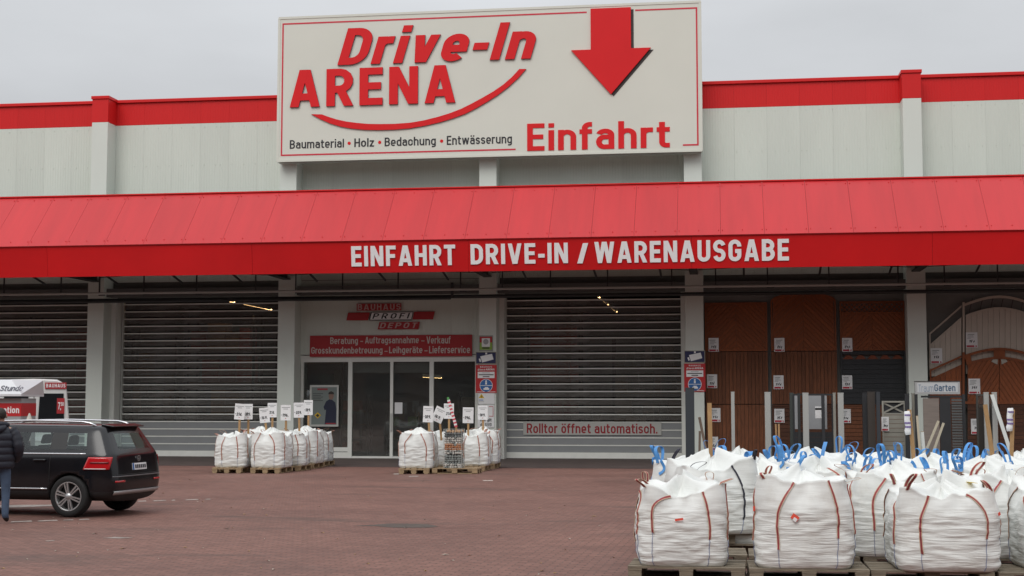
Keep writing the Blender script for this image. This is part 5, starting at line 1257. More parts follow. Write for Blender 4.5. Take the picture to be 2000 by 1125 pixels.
# ------------------------------------------------------------------ black estate car
from mathutils.bvhtree import BVHTree
def evaluated(o):
    dg = bpy.context.evaluated_depsgraph_get(); dg.update(); return bpy.data.meshes.new_from_object(o.evaluated_get(dg))
M_paint = mat('black_car_paint', (.007, .007, .009), .16, spec=.5, coat=0, var=.2, vscale=3); M_trim = mat('black_trim', (.010, .010, .011), .55); M_chrome = mat('chrome', (.72, .72, .74), .18, .9)
M_tyre = mat('tyre_rubber', (.012, .012, .012), .8); M_rim = mat('wheel_alloy', (.52, .52, .52), .3, .7); M_light = mat('red_lamp_glass', (.45, .008, .012), .15, coat=.5); M_seat = mat('car_seat', (.03, .03, .032), .8); M_tailw = mat('lamp_white', (.65, .6, .6), .3)
def make_car():
    car = thing('parked_car', (0, 0, 0), 'black estate car with silver roof rails parked at the left', 'car')
    Z = [.25, .40, .62, .86, .995, 1.03, 1.385, 1.435, 1.472]
    #        x low   x high   half widths per level                                   roof z add
    ST = [(-2.06, -1.80, [.72, .78, .80, .78, .755, .745, .60, .56, .46], 0),
          (-1.92, -1.70, [.80, .855, .87, .855, .83, .81, .645, .60, .50], .005),
          (-1.64, -1.56, [.81, .865, .875, .865, .84, .82, .655, .61, .51], .01),
          (-1.18, -1.14, [.82, .87, .88, .87, .845, .825, .66, .615, .515], .015), (-1.08, -1.04, [.82, .87, .88, .87, .845, .825, .66, .615, .515], .017),
          (-.16, -.18, [.82, .87, .88, .87, .845, .825, .665, .62, .52], .025), (-.07, -.09, [.82, .87, .88, .87, .845, .825, .665, .62, .52], .025),
          (.62, .34, [.82, .87, .88, .87, .845, .825, .66, .615, .515], .01), (.92, .52, [.82, .865, .88, .865, .84, .815, .65, .60, .50], -.005)]
    rings = []
    def ring(xs_, ws, zs, zb, zt):
        L = [(xs_[i], ws[i], zs[i]) for i in range(9)]
        return [(xs_[0], 0, zb)]+L+[(xs_[8], 0, zt)]+[(x, -y, z) for x, y, z in L[::-1]]
    for xl_, xh_, ws, dz in ST:
        xs_ = [xl_]*5+[xl_+(xh_-xl_)*.06]+[xh_]*3
        if xl_ == -2.06: xs_ = [-1.96, -2.08, -2.08, -2.05, -2.03, -2.01, -1.80, -1.78, -1.74]
        zs = Z[:6]+[z+dz for z in Z[6:]]
        rings.append(ring(xs_, ws, zs, .22, 1.482+dz))
    rings.append(ring([1.08]*5+[1.10, 1.06, 1.05, 1.04], [.82, .865, .88, .86, .835, .80, .74, .66, .5], [.25, .40, .62, .84, .96, .99, 1.02, 1.035, 1.045], .22, 1.055))
    rings.append(ring([1.55]*9, [.82, .86, .87, .845, .81, .77, .70, .62, .45], [.25, .40, .62, .80, .90, .93, .96, .975, .985], .22, .995))
    rings.append(ring([1.95, 1.98, 1.98, 1.95, 1.93, 1.92, 1.90, 1.89, 1.88], [.76, .80, .80, .78, .75, .72, .66, .58, .42], [.25, .40, .62, .76, .84, .87, .90, .91, .915], .22, .925))
    rings.append(ring([2.04, 2.12, 2.13, 2.10, 2.07, 2.05, 2.03, 2.02, 2.01], [.62, .66, .66, .65, .63, .61, .57, .5, .36], [.27, .40, .60, .72, .80, .83, .86, .87, .875], .25, .88))
    n = 20; mb = MB(); vs = [p for r_ in rings for p in r_]; fs, ms = [], []
    for i in range(len(rings)-1):
        for j in range(n):
            fs.append((i*n+j, (i+1)*n+j, (i+1)*n+(j+1) % n, i*n+(j+1) % n)); lv = j if j < 10 else 19-j      # face between level lv-1 and lv
            m = 0
            if lv == 6 and i in (2, 4, 6): m = 1
            elif lv == 6 and i in (3, 5): m = 2
            elif lv == 6 and i == 1: m = 0
            if i == 8 and lv >= 7: m = 1
            if lv <= 1: m = 2
            ms.append(m)
    # end caps
    for ri, sgn in ((0, -1), (len(rings)-1, 1)):
        base = ri*n; grid = []
        for k in range(0, 11):
            l = base+k; r_ = base+(n-k) % n; p = Vector(rings[ri][k])
            if k in (0, 10): grid.append([l]*5); continue
            row = [l]
            for f_, bx_ in ((.80, .028), (0, .045), (-.80, .028)):
                vs.append((p.x+sgn*bx_, p.y*f_, p.z)); row.append(len(vs)-1)
            grid.append(row+[r_])
        for k in range(10):
            for c_ in range(4):
                q = [grid[k][c_], grid[k][c_+1], grid[k+1][c_+1], grid[k+1][c_]]; q2 = []
                for v in q:
                    if v not in q2: q2.append(v)
                if len(q2) > 2: fs.append(tuple(q2)); ms.append(1 if (ri == 0 and k == 6 and c_ in (1, 2)) else (2 if k < 2 else 0))
    mb.v = [tuple(v) for v in vs]; mb.f = fs; mb.m = ms
    o = mb.build('cage', [M_paint, M_carglass, M_trim]); o.modifiers.new('s', 'SUBSURF').levels = 2; o.modifiers['s'].render_levels = 2
    cut = MB()
    for x in (-1.33, 1.27):
        for s_ in (-1, 1): 
            c = MB().lathe([(.0, .45), (.375, .45), (.375, 1.2), (.0, 1.2)], 28); cut.add([(x+a, s_*b, .335+c_) for a, b, c_ in c.v], c.f)
    cu = cut.build('cutter', M_trim); bo = o.modifiers.new('b', 'BOOLEAN'); bo.operation = 'DIFFERENCE'; bo.object = cu; bo.solver = 'EXACT'
    me = evaluated(o); bpy.data.objects.remove(o); bpy.data.objects.remove(cu)
    # split glass off into windows
    bm = bmesh.new(); bm.from_mesh(me); bm.faces.ensure_lookup_table(); bvh = BVHTree.FromBMesh(bm)
    todo = {f.index for f in bm.faces if f.material_index == 1}; groups = []
    while todo:
        st = [todo.pop()]; g_ = []
        while st:
            fi = st.pop(); g_.append(fi)
            for e in bm.faces[fi].edges:
                for f2_ in e.link_faces:
                    if f2_.index in todo: todo.discard(f2_.index); st.append(f2_.index)
        groups.append(g_)
    def sub(idx, nm, mats_):
        used = {}; v_, f_, m_ = [], [], []
        for fi in idx:
            q = []
            for v in bm.faces[fi].verts:
                if v.index not in used: used[v.index] = len(v_); v_.append(tuple(v.co))
                q.append(used[v.index])
            f_.append(tuple(q)); m_.append(bm.faces[fi].material_index)
        me2 = bpy.data.meshes.new(nm); me2.from_pydata(v_, [], f_)
        for k in mats_: me2.materials.append(k)
        me2.polygons.foreach_set('material_index', m_); me2.polygons.foreach_set('use_smooth', [True]*len(f_)); me2.update()
        return link(nm, me2, car)
    gl = {f for g_ in groups for f in g_}
    sub([f.index for f in bm.faces if f.index not in gl], 'body', [M_paint, M_carglass, M_trim])
    for g_ in groups: sub(g_, 'window', [M_paint, M_carglass, M_trim])
    def side(x, z, s_=1, off=.006):
        h = bvh.ray_cast(Vector((x, 3*s_, z)), Vector((0, -s_, 0)))[0]; return (h if h else Vector((x, .85*s_, z)))+Vector((0, off*s_, 0))
    def rear(y, z, off=.006):
        h = bvh.ray_cast(Vector((-4, y, z)), Vector((1, 0, 0)))[0]; return (h if h else Vector((-2.05, y, z)))+Vector((-off, 0, 0))
    def front(y, z, off=.006):
        h = bvh.ray_cast(Vector((4, y, z)), Vector((-1, 0, 0)))[0]; return (h if h else Vector((2.1, y, z)))+Vector((off, 0, 0))
    def patch(nm, fn, us, ws, m, smooth=True):
        m2 = MB(); k = len(ws); m2.add([fn(u, w) for u in us for w in ws], [(i*k+j, i*k+j+1, (i+1)*k+j+1, (i+1)*k+j) for i in range(len(us)-1) for j in range(k-1)])
        o = m2.build(nm, m, car, smooth=smooth); s_ = o.modifiers.new('t', 'SOLIDIFY'); s_.thickness = .008; s_.offset = 0; return o
    def lin(a, b, n): return [a+(b-a)*i/n for i in range(n+1)]
    for s_ in (1, -1):
        patch('belt_strip', lambda x, z: side(x, z, s_), lin(-1.6, .8, 24), [1.008, 1.026], M_chrome)
        patch('door_strip', lambda x, z: side(x, z, s_, .012), lin(-.95, .85, 14), [.445, .465], M_chrome)
        for x0 in (-.98, -.12, .86): patch('door_gap', lambda z, x: side(x, z, s_, .002), lin(.32, 1.0, 10), [x0-.004, x0+.004], M_trim)
        for x0 in (-.80, .08):
            patch('door_handle', lambda x, z: side(x, z, s_, .03), lin(x0-.11, x0+.11, 6), [.90, .93], M_paint)
        # tail lamp wraps the corner
        def corner(u, z):
            a = R(20+70*u); d = Vector((math.cos(a), -math.sin(a)*s_, 0)); o_ = Vector((-1.55, .45*s_, z))-d*3
            h = bvh.ray_cast(o_, d)[0]; return (h if h else o_+d*2.2)-d*.012
        def lamp(u, z):
            v = (.965-z)/.2; return corner(.16+.10*v+u*(.62+.06*v), z)
        patch('tail_lamp', lamp, lin(0, 1, 12), lin(.765, .965, 8), M_light)
        patch('lamp_band', lambda u, z: lamp(u, z)-Vector((.005, -.005*s_, 0)), lin(.12, .95, 8), [.772, .785], M_tailw); patch('lamp_band', lambda u, z: lamp(u, z)-Vector((.005, -.005*s_, 0)), lin(.1, .8, 8), [.86, .89], mat('lamp_dark', (.16, .004, .006), .3))
        patch('reflector', lambda y, z: rear(y*s_, z, .008), lin(.48, .74, 6), [.555, .585], M_light)
        patch('head_lamp', lambda y, z: front(y*s_, z, .008), lin(.36, .60, 5), lin(.66, .78, 3), M_tailw)
        rail = [(-1.62, .555*s_, 1.455), (-1.52, .56*s_, 1.50), (-1.38, .565*s_, 1.525), (-.5, .575*s_, 1.545), (.1, .57*s_, 1.535), (.42, .56*s_, 1.51), (.54, .55*s_, 1.46)]
        MB().tube(rail, .017, 8).build('roof_rail', M_chrome, car, smooth=True)
        mr_ = MB().hexa([(.55, s_*.86, 1.04), (.68, s_*.84, 1.04), (.70, s_*1.03, 1.06), (.57, s_*1.04, 1.06), (.56, s_*.86, 1.16), (.66, s_*.84, 1.15), (.68, s_*1.02, 1.17), (.58, s_*1.03, 1.18)]).build('mirror', M_paint, car); bevel(mr_, .03, 3)
    patch('bumper_trim', lambda y, z: rear(y, z, .022), lin(-.74, .74, 14), [.36, .42], mat('silver_trim', (.42, .42, .42), .35, .6))
    patch('tailgate_gap', lambda y, z: rear(y, z, .003), lin(-.70, .70, 12), [.672, .682], M_trim); patch('bumper_edge', lambda y, z: rear(y, z, .008), lin(-.78, .78, 14), [.64, .66], mat('bumper_sheen', (.10, .10, .105), .3))
    pl_ = patch('number_plate', lambda y, z: rear(y, z, .010), lin(-.23, .23, 2), [.74, .85], M_paper, False); patch('plate_band', lambda y, z: rear(y, z, .017), [.19, .23], [.742, .848], M_blue, False)
    for k in range(6): patch('plate_mark', lambda y, z: rear(y, z, .017), [.15-k*.062, .115-k*.062], [.765, .825], M_black, False)
    e_ = rear(0, .925, .012); MB().lathe([(.048, -.004), (.05, .004), (.042, .004), (.042, -.004)], 20).build('emblem_ring', M_chrome, car, e_, rot=(0, 0, R(90)))
    for k in range(3):
        a = R(90+120*k); MB().bar(e_, e_+Vector((0, .044*math.cos(a), .044*math.sin(a))), .008, .006).build('emblem_spoke', M_chrome, car)
    sp = MB().hexa([(-1.90, -.50, 1.435), (-1.70, -.54, 1.45), (-1.70, .54, 1.45), (-1.90, .50, 1.435), (-1.91, -.49, 1.455), (-1.70, -.54, 1.492), (-1.70, .54, 1.492), (-1.91, .49, 1.455)]).build('spoiler', M_paint, car); bevel(sp, .01)
    patch('grille', lambda y, z: front(y, z, .008), lin(-.32, .32, 6), lin(.52, .76, 3), M_trim)
    # wheels
    def wheel(x, s_):
        w = MB().lathe([(.215, -.085), (.235, -.10), (.30, -.108), (.325, -.09), (.335, -.05), (.335, .05), (.325, .09), (.30, .108), (.235, .10), (.215, .085)], 40).build('tyre', M_tyre, car, (x, .775*s_, .336), smooth=True)
        rm = MB().lathe([(.205, -.09), (.225, -.098), (.238, -.092), (.225, .08), (.0, .02)], 40); k = s_
        rm.build('rim', mat('rim_inner', (.05, .05, .052), .5, .5), w, smooth=True) if False else MB().lathe([(.238, .098*k), (.222, .104*k), (.212, .09*k), (.21, -.08*k)], 40).build('rim', M_rim, w, smooth=True)
        MB().lathe([(.212, .0), (.0, -.01*k)], 30).build('brake_disc', mat('rim_inner', (.03, .03, .032), .5, .5), w)
        for q in range(6):
            a = 2*math.pi*q/6+.3
            for da in (-.12, .12):
                p0 = Vector((.045*math.cos(a+da*2.4), .085*k, .045*math.sin(a+da*2.4))); p1 = Vector((.216*math.cos(a+da), .092*k, .216*math.sin(a+da)))
                MB().bar(p0, p1, .022, .03).build('spoke', M_rim, w)
        MB().lathe([(.06, .08*k), (.055, .10*k), (.0, .105*k)], 20).build('hub', M_rim, w, smooth=True)
    for x in (-1.33, 1.27):
        for s_ in (1, -1): wheel(x, s_)
    # inside
    MB().box(-1.9, 1.0, -.74, .74, .30, .42).build('cabin_floor', M_trim, car)
    for x in (-.85, .12):
        for s_ in (-1, 1):
            st = MB().hexa([(x-.05, s_*.38-.25, .42), (x+.45, s_*.38-.25, .42), (x+.45, s_*.38+.25, .42), (x-.05, s_*.38+.25, .42), (x-.05, s_*.38-.25, .62), (x+.45, s_*.38-.25, .66), (x+.45, s_*.38+.25, .66), (x-.05, s_*.38+.25, .62)])
            st.hexa([(x-.16, s_*.38-.24, .60), (x-.02, s_*.38-.24, .60), (x-.02, s_*.38+.24, .60), (x-.16, s_*.38+.24, .60), (x-.28, s_*.38-.20, 1.12), (x-.19, s_*.38-.20, 1.12), (x-.19, s_*.38+.20, 1.12), (x-.28, s_*.38+.20, 1.12)])
            so_ = st.build('seat', M_seat, car); bevel(so_, .04, 3)
            hr = MB().hexa([(x-.29, s_*.38-.13, 1.14), (x-.20, s_*.38-.13, 1.14), (x-.20, s_*.38+.13, 1.14), (x-.29, s_*.38+.13, 1.14), (x-.31, s_*.38-.11, 1.30), (x-.24, s_*.38-.11, 1.30), (x-.24, s_*.38+.11, 1.30), (x-.31, s_*.38+.11, 1.30)]).build('head_rest', M_seat, so_); bevel(hr, .035, 3)
    MB().box(.55, 1.0, -.72, .72, .75, .98).build('dashboard', M_trim, car)
    return car
car = make_car(); car.location = (-11.61, 22.93, 0); car.rotation_euler = (0, 0, R(174.3))

# ------------------------------------------------------------------ white hire van, rear towards us
M_van = mat('van_white', (.62, .63, .61), .35, var=.03); M_vg = mat('van_dark_glass', (.012, .014, .016), .1)
pv = at(66, 800, 37); van = thing('hire_van', (pv.x-1.2, 39.25, 0), 'white high roofed hire van standing before the leftmost shutter', 'van', rotz=R(118))
def van_ring(x, k=1, zt=2.5, top=1.0):
    L = [(.90*k, .38), (.95*k, .70), (.955*k, 1.15), (.93*k, 1.5), (.86*k*top, zt-.32), (.78*k*top, zt-.12), (.60*k*top, zt-.02)]
    return [(x, 0, .36)]+[(x, y, z) for y, z in L]+[(x, 0, zt)]+[(x, -y, z) for y, z in L[::-1]]
VR = [van_ring(-2.55, .97, 2.47), van_ring(-2.45, 1, 2.5), van_ring(-1, 1, 2.5), van_ring(.9, 1, 2.5), van_ring(1.35, .98, 2.35, .98), van_ring(1.95, .97, 1.35, 1), van_ring(2.5, .93, 1.1, 1), van_ring(2.65, .8, .95, .9)]
VR[4] = [(x, y, z) for x, y, z in VR[4]]
for i in (5, 6, 7):
    zt = {5: 1.32, 6: 1.08, 7: .95}[i]; VR[i] = [(x, y, min(z, zt-(.12 if abs(y) > .7 else 0)) if q not in (0,) else z) for q, (x, y, z) in enumerate(VR[i])]
mb = MB(); n = 16; mb.add([p for r_ in VR for p in r_], [(i*n+j, (i+1)*n+j, (i+1)*n+(j+1) % n, i*n+(j+1) % n) for i in range(len(VR)-1) for j in range(n)]+[tuple(range(n)), tuple((len(VR)-1)*n+j for j in range(n-1, -1, -1))])
vb = mb.build('body', M_van, van); bevel(vb, .04, 3)
def van_rear(nm, y0, y1, z0, z1, m, d=.01, top_in=0): return MB().hexa([(-2.556-d, y0, z0), (-2.552, y0, z0), (-2.552, y1, z0), (-2.556-d, y1, z0), (-2.556-d, y0+top_in, z1), (-2.552, y0+top_in, z1), (-2.552, y1-top_in, z1), (-2.556-d, y1-top_in, z1)]).build(nm, m, van)
# local y points to the left of travel: the picture's right side is -y
van_rear('rear_window', -.80, -.12, 1.38, 2.10, M_vg, .012, .03); van_rear('rear_window', .12, .80, 1.38, 2.10, M_vg, .012, .03)
van_rear('door_gap', -.008, .008, .45, 2.3, M_dark, .004); van_rear('rear_bumper', -.9, .9, .36, .56, M_dark, .08); van_rear('tail_lamp', -.90, -.80, .75, 1.25, M_light, .02); van_rear('tail_lamp', .80, .90, .75, 1.25, M_light, .02)
van_rear('plate', -.26, .26, .80, .91, M_paper, .008)
def van_text(nm, body, ya, yb, z0, z1, m, d, **kw):
    me = text_mesh(body, kw.get('bold', .02), 1, 0, kw.get('space', 1)); xs_ = [v.co.x for v in me.vertices]; ys_ = [v.co.y for v in me.vertices]; a, b, c, e = min(xs_), max(xs_), min(ys_), max(ys_)
    for v in me.vertices: v.co = (-2.556-d-.004*v.co.z, ya+(yb-ya)*(v.co.x-a)/(b-a), z0+(z1-z0)*(v.co.y-c)/(e-c))
    me.materials.clear(); me.materials.append(m); link(nm, me, van)
M_vr = mat('van_sign_red', (.36, .02, .025), .5)
van_rear('name_plate', -.84, -.28, 2.225, 2.40, M_vr, .02); van_text('lettering', 'BAUHAUS', -.31, -.81, 2.265, 2.365, M_letter, .022, space=1.2)
van_rear('price_sticker', -.80, -.60, 1.55, 1.97, M_vr, .016); van_text('lettering', '7,', -.63, -.71, 1.64, 1.86, M_letter, .018); van_text('lettering', '50', -.70, -.78, 1.76, 1.86, M_letter, .018)
for x in (-1.65, 1.75):
    for s_ in (-1, 1):
        w = MB().lathe([(.2, -.09), (.32, -.11), (.34, -.06), (.34, .06), (.32, .11), (.2, .09), (.0, .07)], 28).build('wheel', M_tyre, van, (x, .80*s_, .341), smooth=True)
for s_ in (-1, 1): MB().hexa([(1.0, s_*.945, 1.35), (1.65, s_*.945, 1.35), (1.65, s_*.95, 1.35), (1.0, s_*.95, 1.35), (1.0, s_*.89, 2.05), (1.28, s_*.89, 2.05), (1.28, s_*.90, 2.05), (1.0, s_*.90, 2.05)]).build('side_window', M_vg, van)

# ------------------------------------------------------------------ hire station booth before the van
P0, P1 = at(41, 800, 33.0), at(70, 800, 34.7); ko = Vector((P0.x-1.4, 33.9, 0))
K = thing('hire_station', ko, 'grey hire booth with red band and white roof at the left edge', 'booth')
M_kg = mat('booth_grey', (.33, .345, .35), .6, var=.05); M_kw = mat('booth_white', (.66, .67, .69), .5, var=.03)
def kp(x, y, z): return Vector((x, y, z))-ko
ux = Vector((1, .02, 0)).normalized(); A0, A1 = Vector((P0.x, P0.y, 0)), Vector((P1.x, P1.y, 0)); A2, A3 = A0-ux*2.8, A1-ux*2.8
zb, zr0, zr1, zr2 = .02, at(20, 813, 33).z, at(20, 787.5, 33).z, at(20, 778, 33).z
def kbox(nm, z0, z1, m, g_=0):
    u = ux*g_; v = (A1-A0).normalized()*g_
    q = [A2-u-v, A0+u-v, A1+u+v, A3-u+v]; MB().hexa([p+Vector((0, 0, z0))-ko for p in q]+[p+Vector((0, 0, z1))-ko for p in q]).build(nm, m, K)
kbox('body', zb, zr2, M_kg); kbox('red_band', zr0, zr1, mat('booth_red', (.48, .015, .02), .5), .006)
E0, E1 = at(41.5, 777.5, 32.8), at(86, 763.5, 35.2); ze = (E0.z+E1.z)/2; T0 = at(77, 743, 34.4)
b0 = [Vector((E0.x-3.2, E0.y, ze)), Vector((E0.x, E0.y, ze)), Vector((E1.x, E1.y, ze)), Vector((E1.x-3.4, E1.y, ze))]; tp = [Vector((T0.x-3.2, 33.05, T0.z)), Vector((T0.x-.05, 33.05, T0.z)), Vector((T0.x, 34.6, T0.z)), Vector((T0.x-3.2, 34.6, T0.z))]
MB().hexa([p-ko for p in b0]+[p-ko for p in tp]).build('roof', M_kw, K)
MB().hexa([p-ko-Vector((0, 0, .05)) for p in b0]+[p-ko-Vector((0, 0, .002)) for p in b0]).build('eave', M_kw, K)
text('lettering', 'tation', at(1, 800, 33).x, at(38, 800, 33).x, at(20, 807, 33).z, at(20, 794, 33).z, 32.985, .003, M_letter, K, org=ko, bold=.035)
tx = text('lettering', 'o Stunde', at(-6, 760, 33).x, at(50, 760, 33).x, at(20, 763.5, 33).z, at(20, 753, 33).z, 0, .003, mat('slate_print', (.05, .05, .08), .6), K, org=(ko.x, 0, ko.z), bold=.0, shear=.12)
for v in tx.data.vertices:
    k = (v.co.z-ze)/(T0.z-ze); v.co.y += b0[1].y+(tp[1].y-b0[1].y)*k-ko.y-.02
cn = at(57, 830, 31.5); cone = thing('traffic_cone', (cn.x, 31.5, 0), 'small pale striped traffic cone showing above the car roof', 'cone')
MB().lathe([(.10, 1.36), (.015, 1.60)], 16, axis='Z').build('cone', mat('cone_pale', (.5, .48, .42), .6), cone, smooth=True); MB().lathe([(.04, .02), (.035, 1.38)], 10, axis='Z').build('pole', M_alu, cone); MB().box(-.2, .2, -.2, .2, .003, .03).build('foot', M_dark, cone)
# ------------------------------------------------------------------ person at the left edge, back to us
gp = gnd(-9, 1024); PE = thing('person', (gp.x, gp.y+.05, 0), 'person in dark quilted jacket and jeans standing at the left edge beside the car', 'person', rotz=R(18))
def skin(verts, edges, radii, levels=2):
    me = bpy.data.meshes.new('sk'); me.from_pydata(verts, edges, []); o = bpy.data.objects.new('sk', me); COL.objects.link(o)
    m = o.modifiers.new('skin', 'SKIN'); m.use_smooth_shade = True
    if not me.skin_vertices: pass
    d = me.skin_vertices[0].data
    for i, r_ in enumerate(radii): d[i].radius = (r_ if isinstance(r_, tuple) else (r_, r_)); d[i].use_root = (i == 0)
    s_ = o.modifiers.new('sub', 'SUBSURF'); s_.levels = levels; s_.render_levels = levels
    r2 = evaluated(o); bpy.data.objects.remove(o); return r2
V = [(0, 0, .93), (0, -.005, 1.10), (0, -.01, 1.28), (0, 0, 1.44), (0, .02, 1.53), (0, .035, 1.61), (0, .03, 1.70)]
E_ = [(0, 1), (1, 2), (2, 3), (3, 4), (4, 5), (5, 6)]; Rd = [(.15, .11), (.14, .10), (.15, .11), (.10, .08), (.055, .06), (.075, .09), (.06, .07)]
for s_ in (-1, 1):
    k = len(V); V += [(s_*.095, 0, .86), (s_*.11, .02, .50), (s_*.115, -.02, .12), (s_*.13, .11, .045)]; E_ += [(0, k), (k, k+1), (k+1, k+2), (k+2, k+3)]; Rd += [(.095, .10), (.065, .07), (.05, .055), (.04, .035)]
    k = len(V); V += [(s_*.18, 0, 1.40), (s_*.275, -.04, 1.14), (s_*.205, .12, .97), (s_*.17, .19, .93)]; E_ += [(3, k), (k, k+1), (k+1, k+2), (k+2, k+3)]; Rd += [(.06, .06), (.045, .045), (.032, .03), (.035, .025)]
bme = skin(V, E_, Rd)
for m in (mat('blue_jeans', (.055, .085, .14), .85, var=.2, vscale=7, bump=.3, bscale=18), mat('skin_tone', (.42, .24, .17), .55), mat('dark_shoe', (.012, .012, .014), .6)): bme.materials.append(m)
for p in bme.polygons:
    p.use_smooth = True; z = p.center.z; p.material_index = 2 if z < .095 else (0 if z < 1.0 else 1)
link('body', bme, PE)
M_jk = mat('navy_quilted_jacket', (.010, .012, .022), .6, var=.2, vscale=6, bump=.25, bscale=14)
jb = MB(); rows = []; nz_j = 44; nj = 32
for i in range(nz_j+1):
    z = .84+(1.50-.84)*i/nz_j; q = i/nz_j
    rx = .215+.02*math.sin(math.pi*q)-(.0 if q < .78 else (q-.78)/.22*.115); ry = .155+.012*math.sin(math.pi*q)-(0 if q < .78 else (q-.78)/.22*.05)
    puff = .014*abs(math.sin(math.pi*(z-.84)/.105))**.6
    rows.append([((rx+puff)*math.cos(2*math.pi*j/nj)+.004*noise.noise(Vector((j*.7, z*9, 1))), (ry+puff)*math.sin(2*math.pi*j/nj)-.005, z+.006*noise.noise(Vector((j*.5, z*5, 9)))) for j in range(nj)])
jb.add([v for r_ in rows for v in r_], [(i*nj+j, i*nj+(j+1) % nj, (i+1)*nj+(j+1) % nj, (i+1)*nj+j) for i in range(nz_j) for j in range(nj)])
jk = jb.build('jacket', M_jk, PE, smooth=True); sm_ = jk.modifiers.new('t', 'SOLIDIFY'); sm_.thickness = .012
for s_ in (-1, 1):
    ctl = [Vector((s_*.16, 0, 1.42)), Vector((s_*.235, -.015, 1.33)), Vector((s_*.29, -.045, 1.16)), Vector((s_*.275, .02, 1.05)), Vector((s_*.225, .11, .975))]
    pts, rad_ = [], []
    for i in range(33):
        u = i/32*4; a = min(3, int(u)); f = u-a; p = ctl[a].lerp(ctl[a+1], f); pts.append(p); rad_.append((.092-.022*i/32)*(1+.09*(abs(math.sin(math.pi*i/4.2))**.6-.5)))
    for _ in range(4): pts = [pts[0]]+[(pts[i-1]+pts[i]*2+pts[i+1])/4 for i in range(1, 32)]+[pts[32]]
    MB().tube(pts, rad_, 16).build('sleeve', M_jk, jk, smooth=True)
hd = []
for i in range(25):
    a = 2*math.pi*i/24; hd.append((.105*math.cos(a), .085*math.sin(a)-.015, 1.495+.018*math.sin(a)*-1))
MB().tube(hd, .042, 10, cap=False).build('collar', M_jk, jk, smooth=True)
hood = [(-.10, -.10, 1.47), (-.05, -.145, 1.44), (0, -.16, 1.42), (.05, -.145, 1.44), (.10, -.10, 1.47)]
MB().tube(hood, [.035, .055, .062, .055, .035], 12).build('hood', M_jk, jk, smooth=True)
bm = bmesh.new(); bmesh.ops.create_icosphere(bm, subdivisions=3, radius=1)
for v in bm.verts:
    n_ = noise.noise(v.co*4)*.05; v.co = Vector((v.co.x*(.088+n_*.1), v.co.y*(.104+n_*.1)+.015, v.co.z*(.105+n_*.1)+1.655))
bmesh.ops.delete(bm, geom=[v for v in bm.verts if v.co.y > .065 and v.co.z < 1.70 or v.co.z < 1.585], context='VERTS')
hm = bpy.data.meshes.new('hair'); bm.to_mesh(hm); bm.free(); hm.materials.append(mat('dark_hair', (.022, .016, .012), .7, bump=.6, bscale=60)); hm.polygons.foreach_set('use_smooth', [True]*len(hm.polygons)); link('hair', hm, PE)
for s_ in (-1, 1): MB().lathe([(.002, -.012), (.026, -.008), (.03, 0), (.026, .008), (.002, .012)], 12).build('ear', mat('skin_tone', (.42, .24, .17)), PE, (s_*.088, .035, 1.63), rot=(0, 0, R(90)), smooth=True)
MB().hexa([(-.016, .115, 1.60), (.016, .115, 1.60), (.012, .145, 1.605), (-.012, .145, 1.605), (-.008, .12, 1.66), (.008, .12, 1.66), (.006, .128, 1.655), (-.006, .128, 1.655)]).build('nose', mat('skin_tone', (.42, .24, .17)), PE)
for s_ in (-1, 1): MB().lathe([(.002, -.004), (.011, -.002), (.011, .002), (.002, .004)], 10).build('eye', M_black, PE, (s_*.032, .118, 1.66))
MB().box(-.024, .024, .118, .122, 1.572, 1.580).build('mouth', mat('lip', (.28, .10, .09), .6), PE)

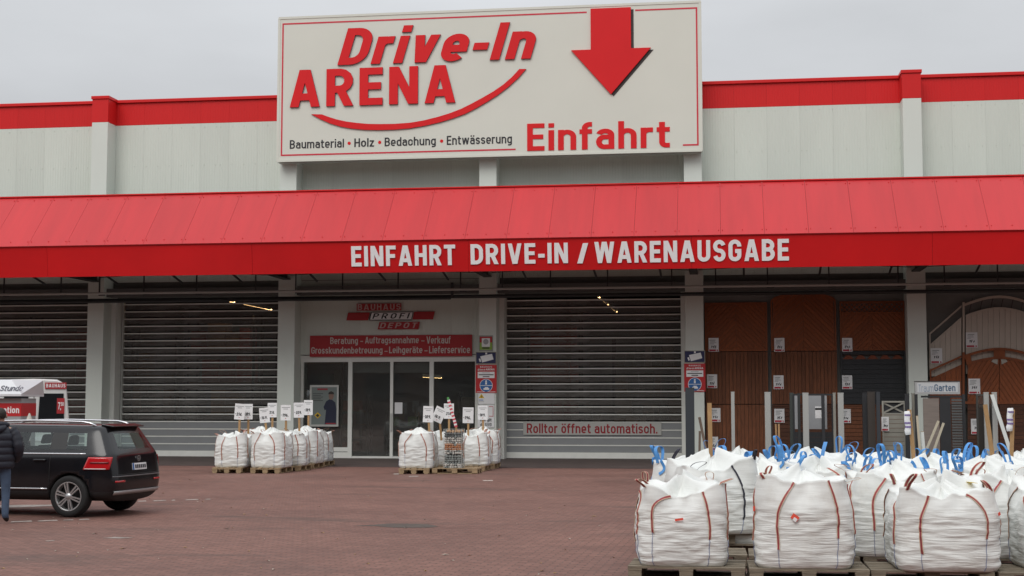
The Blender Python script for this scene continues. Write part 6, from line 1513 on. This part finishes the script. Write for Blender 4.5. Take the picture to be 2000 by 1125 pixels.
# ------------------------------------------------------------------ worn paint and litter on the paving
M_mark = mat('worn_white_paint', (.36, .31, .275), .85, var=.5, vscale=9)
def mark(pts, label):
    P = [gnd(x, y, .004) for x, y in pts]; o = Vector((sum(p.x for p in P)/len(P), sum(p.y for p in P)/len(P), 0))
    m = MB().add([p-o for p in P], [tuple(range(len(P)))]).build('paint_mark', M_mark, None, o); tag(m, label, None, None, 'structure')
def dashes(x0, y0, x1, y1, segs, th, label):
    for a, b in segs:
        xa, xb = x0+(x1-x0)*a, x0+(x1-x0)*b; ya, yb = y0+(y1-y0)*a, y0+(y1-y0)*b
        mark([(xa, ya+th*.5), (xb, yb+th*.4), (xb-2, yb-th*.5), (xa+3, ya-th*.4)], label)
mark([(-40, 993), (60, 990), (106, 988), (108, 985.5), (40, 986), (-40, 988)], 'pale worn paint patch under the car')
dashes(20, 1019, 175, 1014, ((0, .28), (.34, .6), (.66, .8), (.86, 1)), 1.8, 'worn white dash before the car')
dashes(268, 979, 418, 974.5, ((0, .12), (.2, .38), (.44, .5), (.62, .8), (.88, .96)), 1.5, 'worn white dash behind the car')
mark([(200, 1051), (225, 1048.5), (262, 1050), (240, 1051.5)], 'pale smear on the paving right of the car'); mark([(88, 1056), (105, 1055), (108, 1056), (92, 1057)], 'small pale smear in the lower left')
mark([(942, 938), (962, 937.5), (963, 939), (945, 939.4)], 'pale scrap mark right of the gabion pallet'); mark([(798, 930), (818, 929.5), (816, 930.8), (800, 931)], 'pale streak before the right bag group'); mark([(768, 925), (780, 924.5), (779, 926.5), (769, 926.5)], 'pale blot beside the right bag group')
M_damp = mat('damp_paving', (.055, .048, .038), .5, var=.2, vscale=4)
P = [gnd(x, y, .003) for x, y in ((690, 1027), (735, 1027.5), (760, 1030), (800, 1030.5), (846, 1030), (856, 1027.5), (838, 1024), (800, 1022.8), (760, 1022.5), (735, 1024.5))]
o = MB().add(P, [tuple(range(len(P)))]).build('damp_patch', M_damp); tag(o, 'dark damp patch in the middle of the paving', None, None, 'structure')
rnd = random.Random(3); lf = MB()
for k in range(110):
    if k < 8: p = gnd(*((478, 1005), (443, 1033), (630, 1041), (185, 1043), (240, 1072), (870, 1084), (1160, 1009), (385, 980))[k])
    else: p = gnd(rnd.uniform(0, 1230), 935+190*rnd.random()**1.3)
    r_ = rnd.uniform(.015, .035) if k >= 8 else .05; a = rnd.random()*6.3
    u = Vector((math.cos(a), math.sin(a), 0))*r_; w = Vector((-math.sin(a), math.cos(a), 0))*r_*.5; z = Vector((0, 0, .008))
    lf.add([p-u+z*.6, p-w+z*1.4, p+u+z*.6, p+w+z*1.8], [(0, 1, 2, 3)], k % 2)
lo = lf.build('leaf_litter', [mat('dry_leaf', (.34, .22, .09), .8), mat('pale_scrap', (.42, .36, .30), .8)]); tag(lo, 'scattered dry leaves and scraps on the paving', None, None, 'stuff')
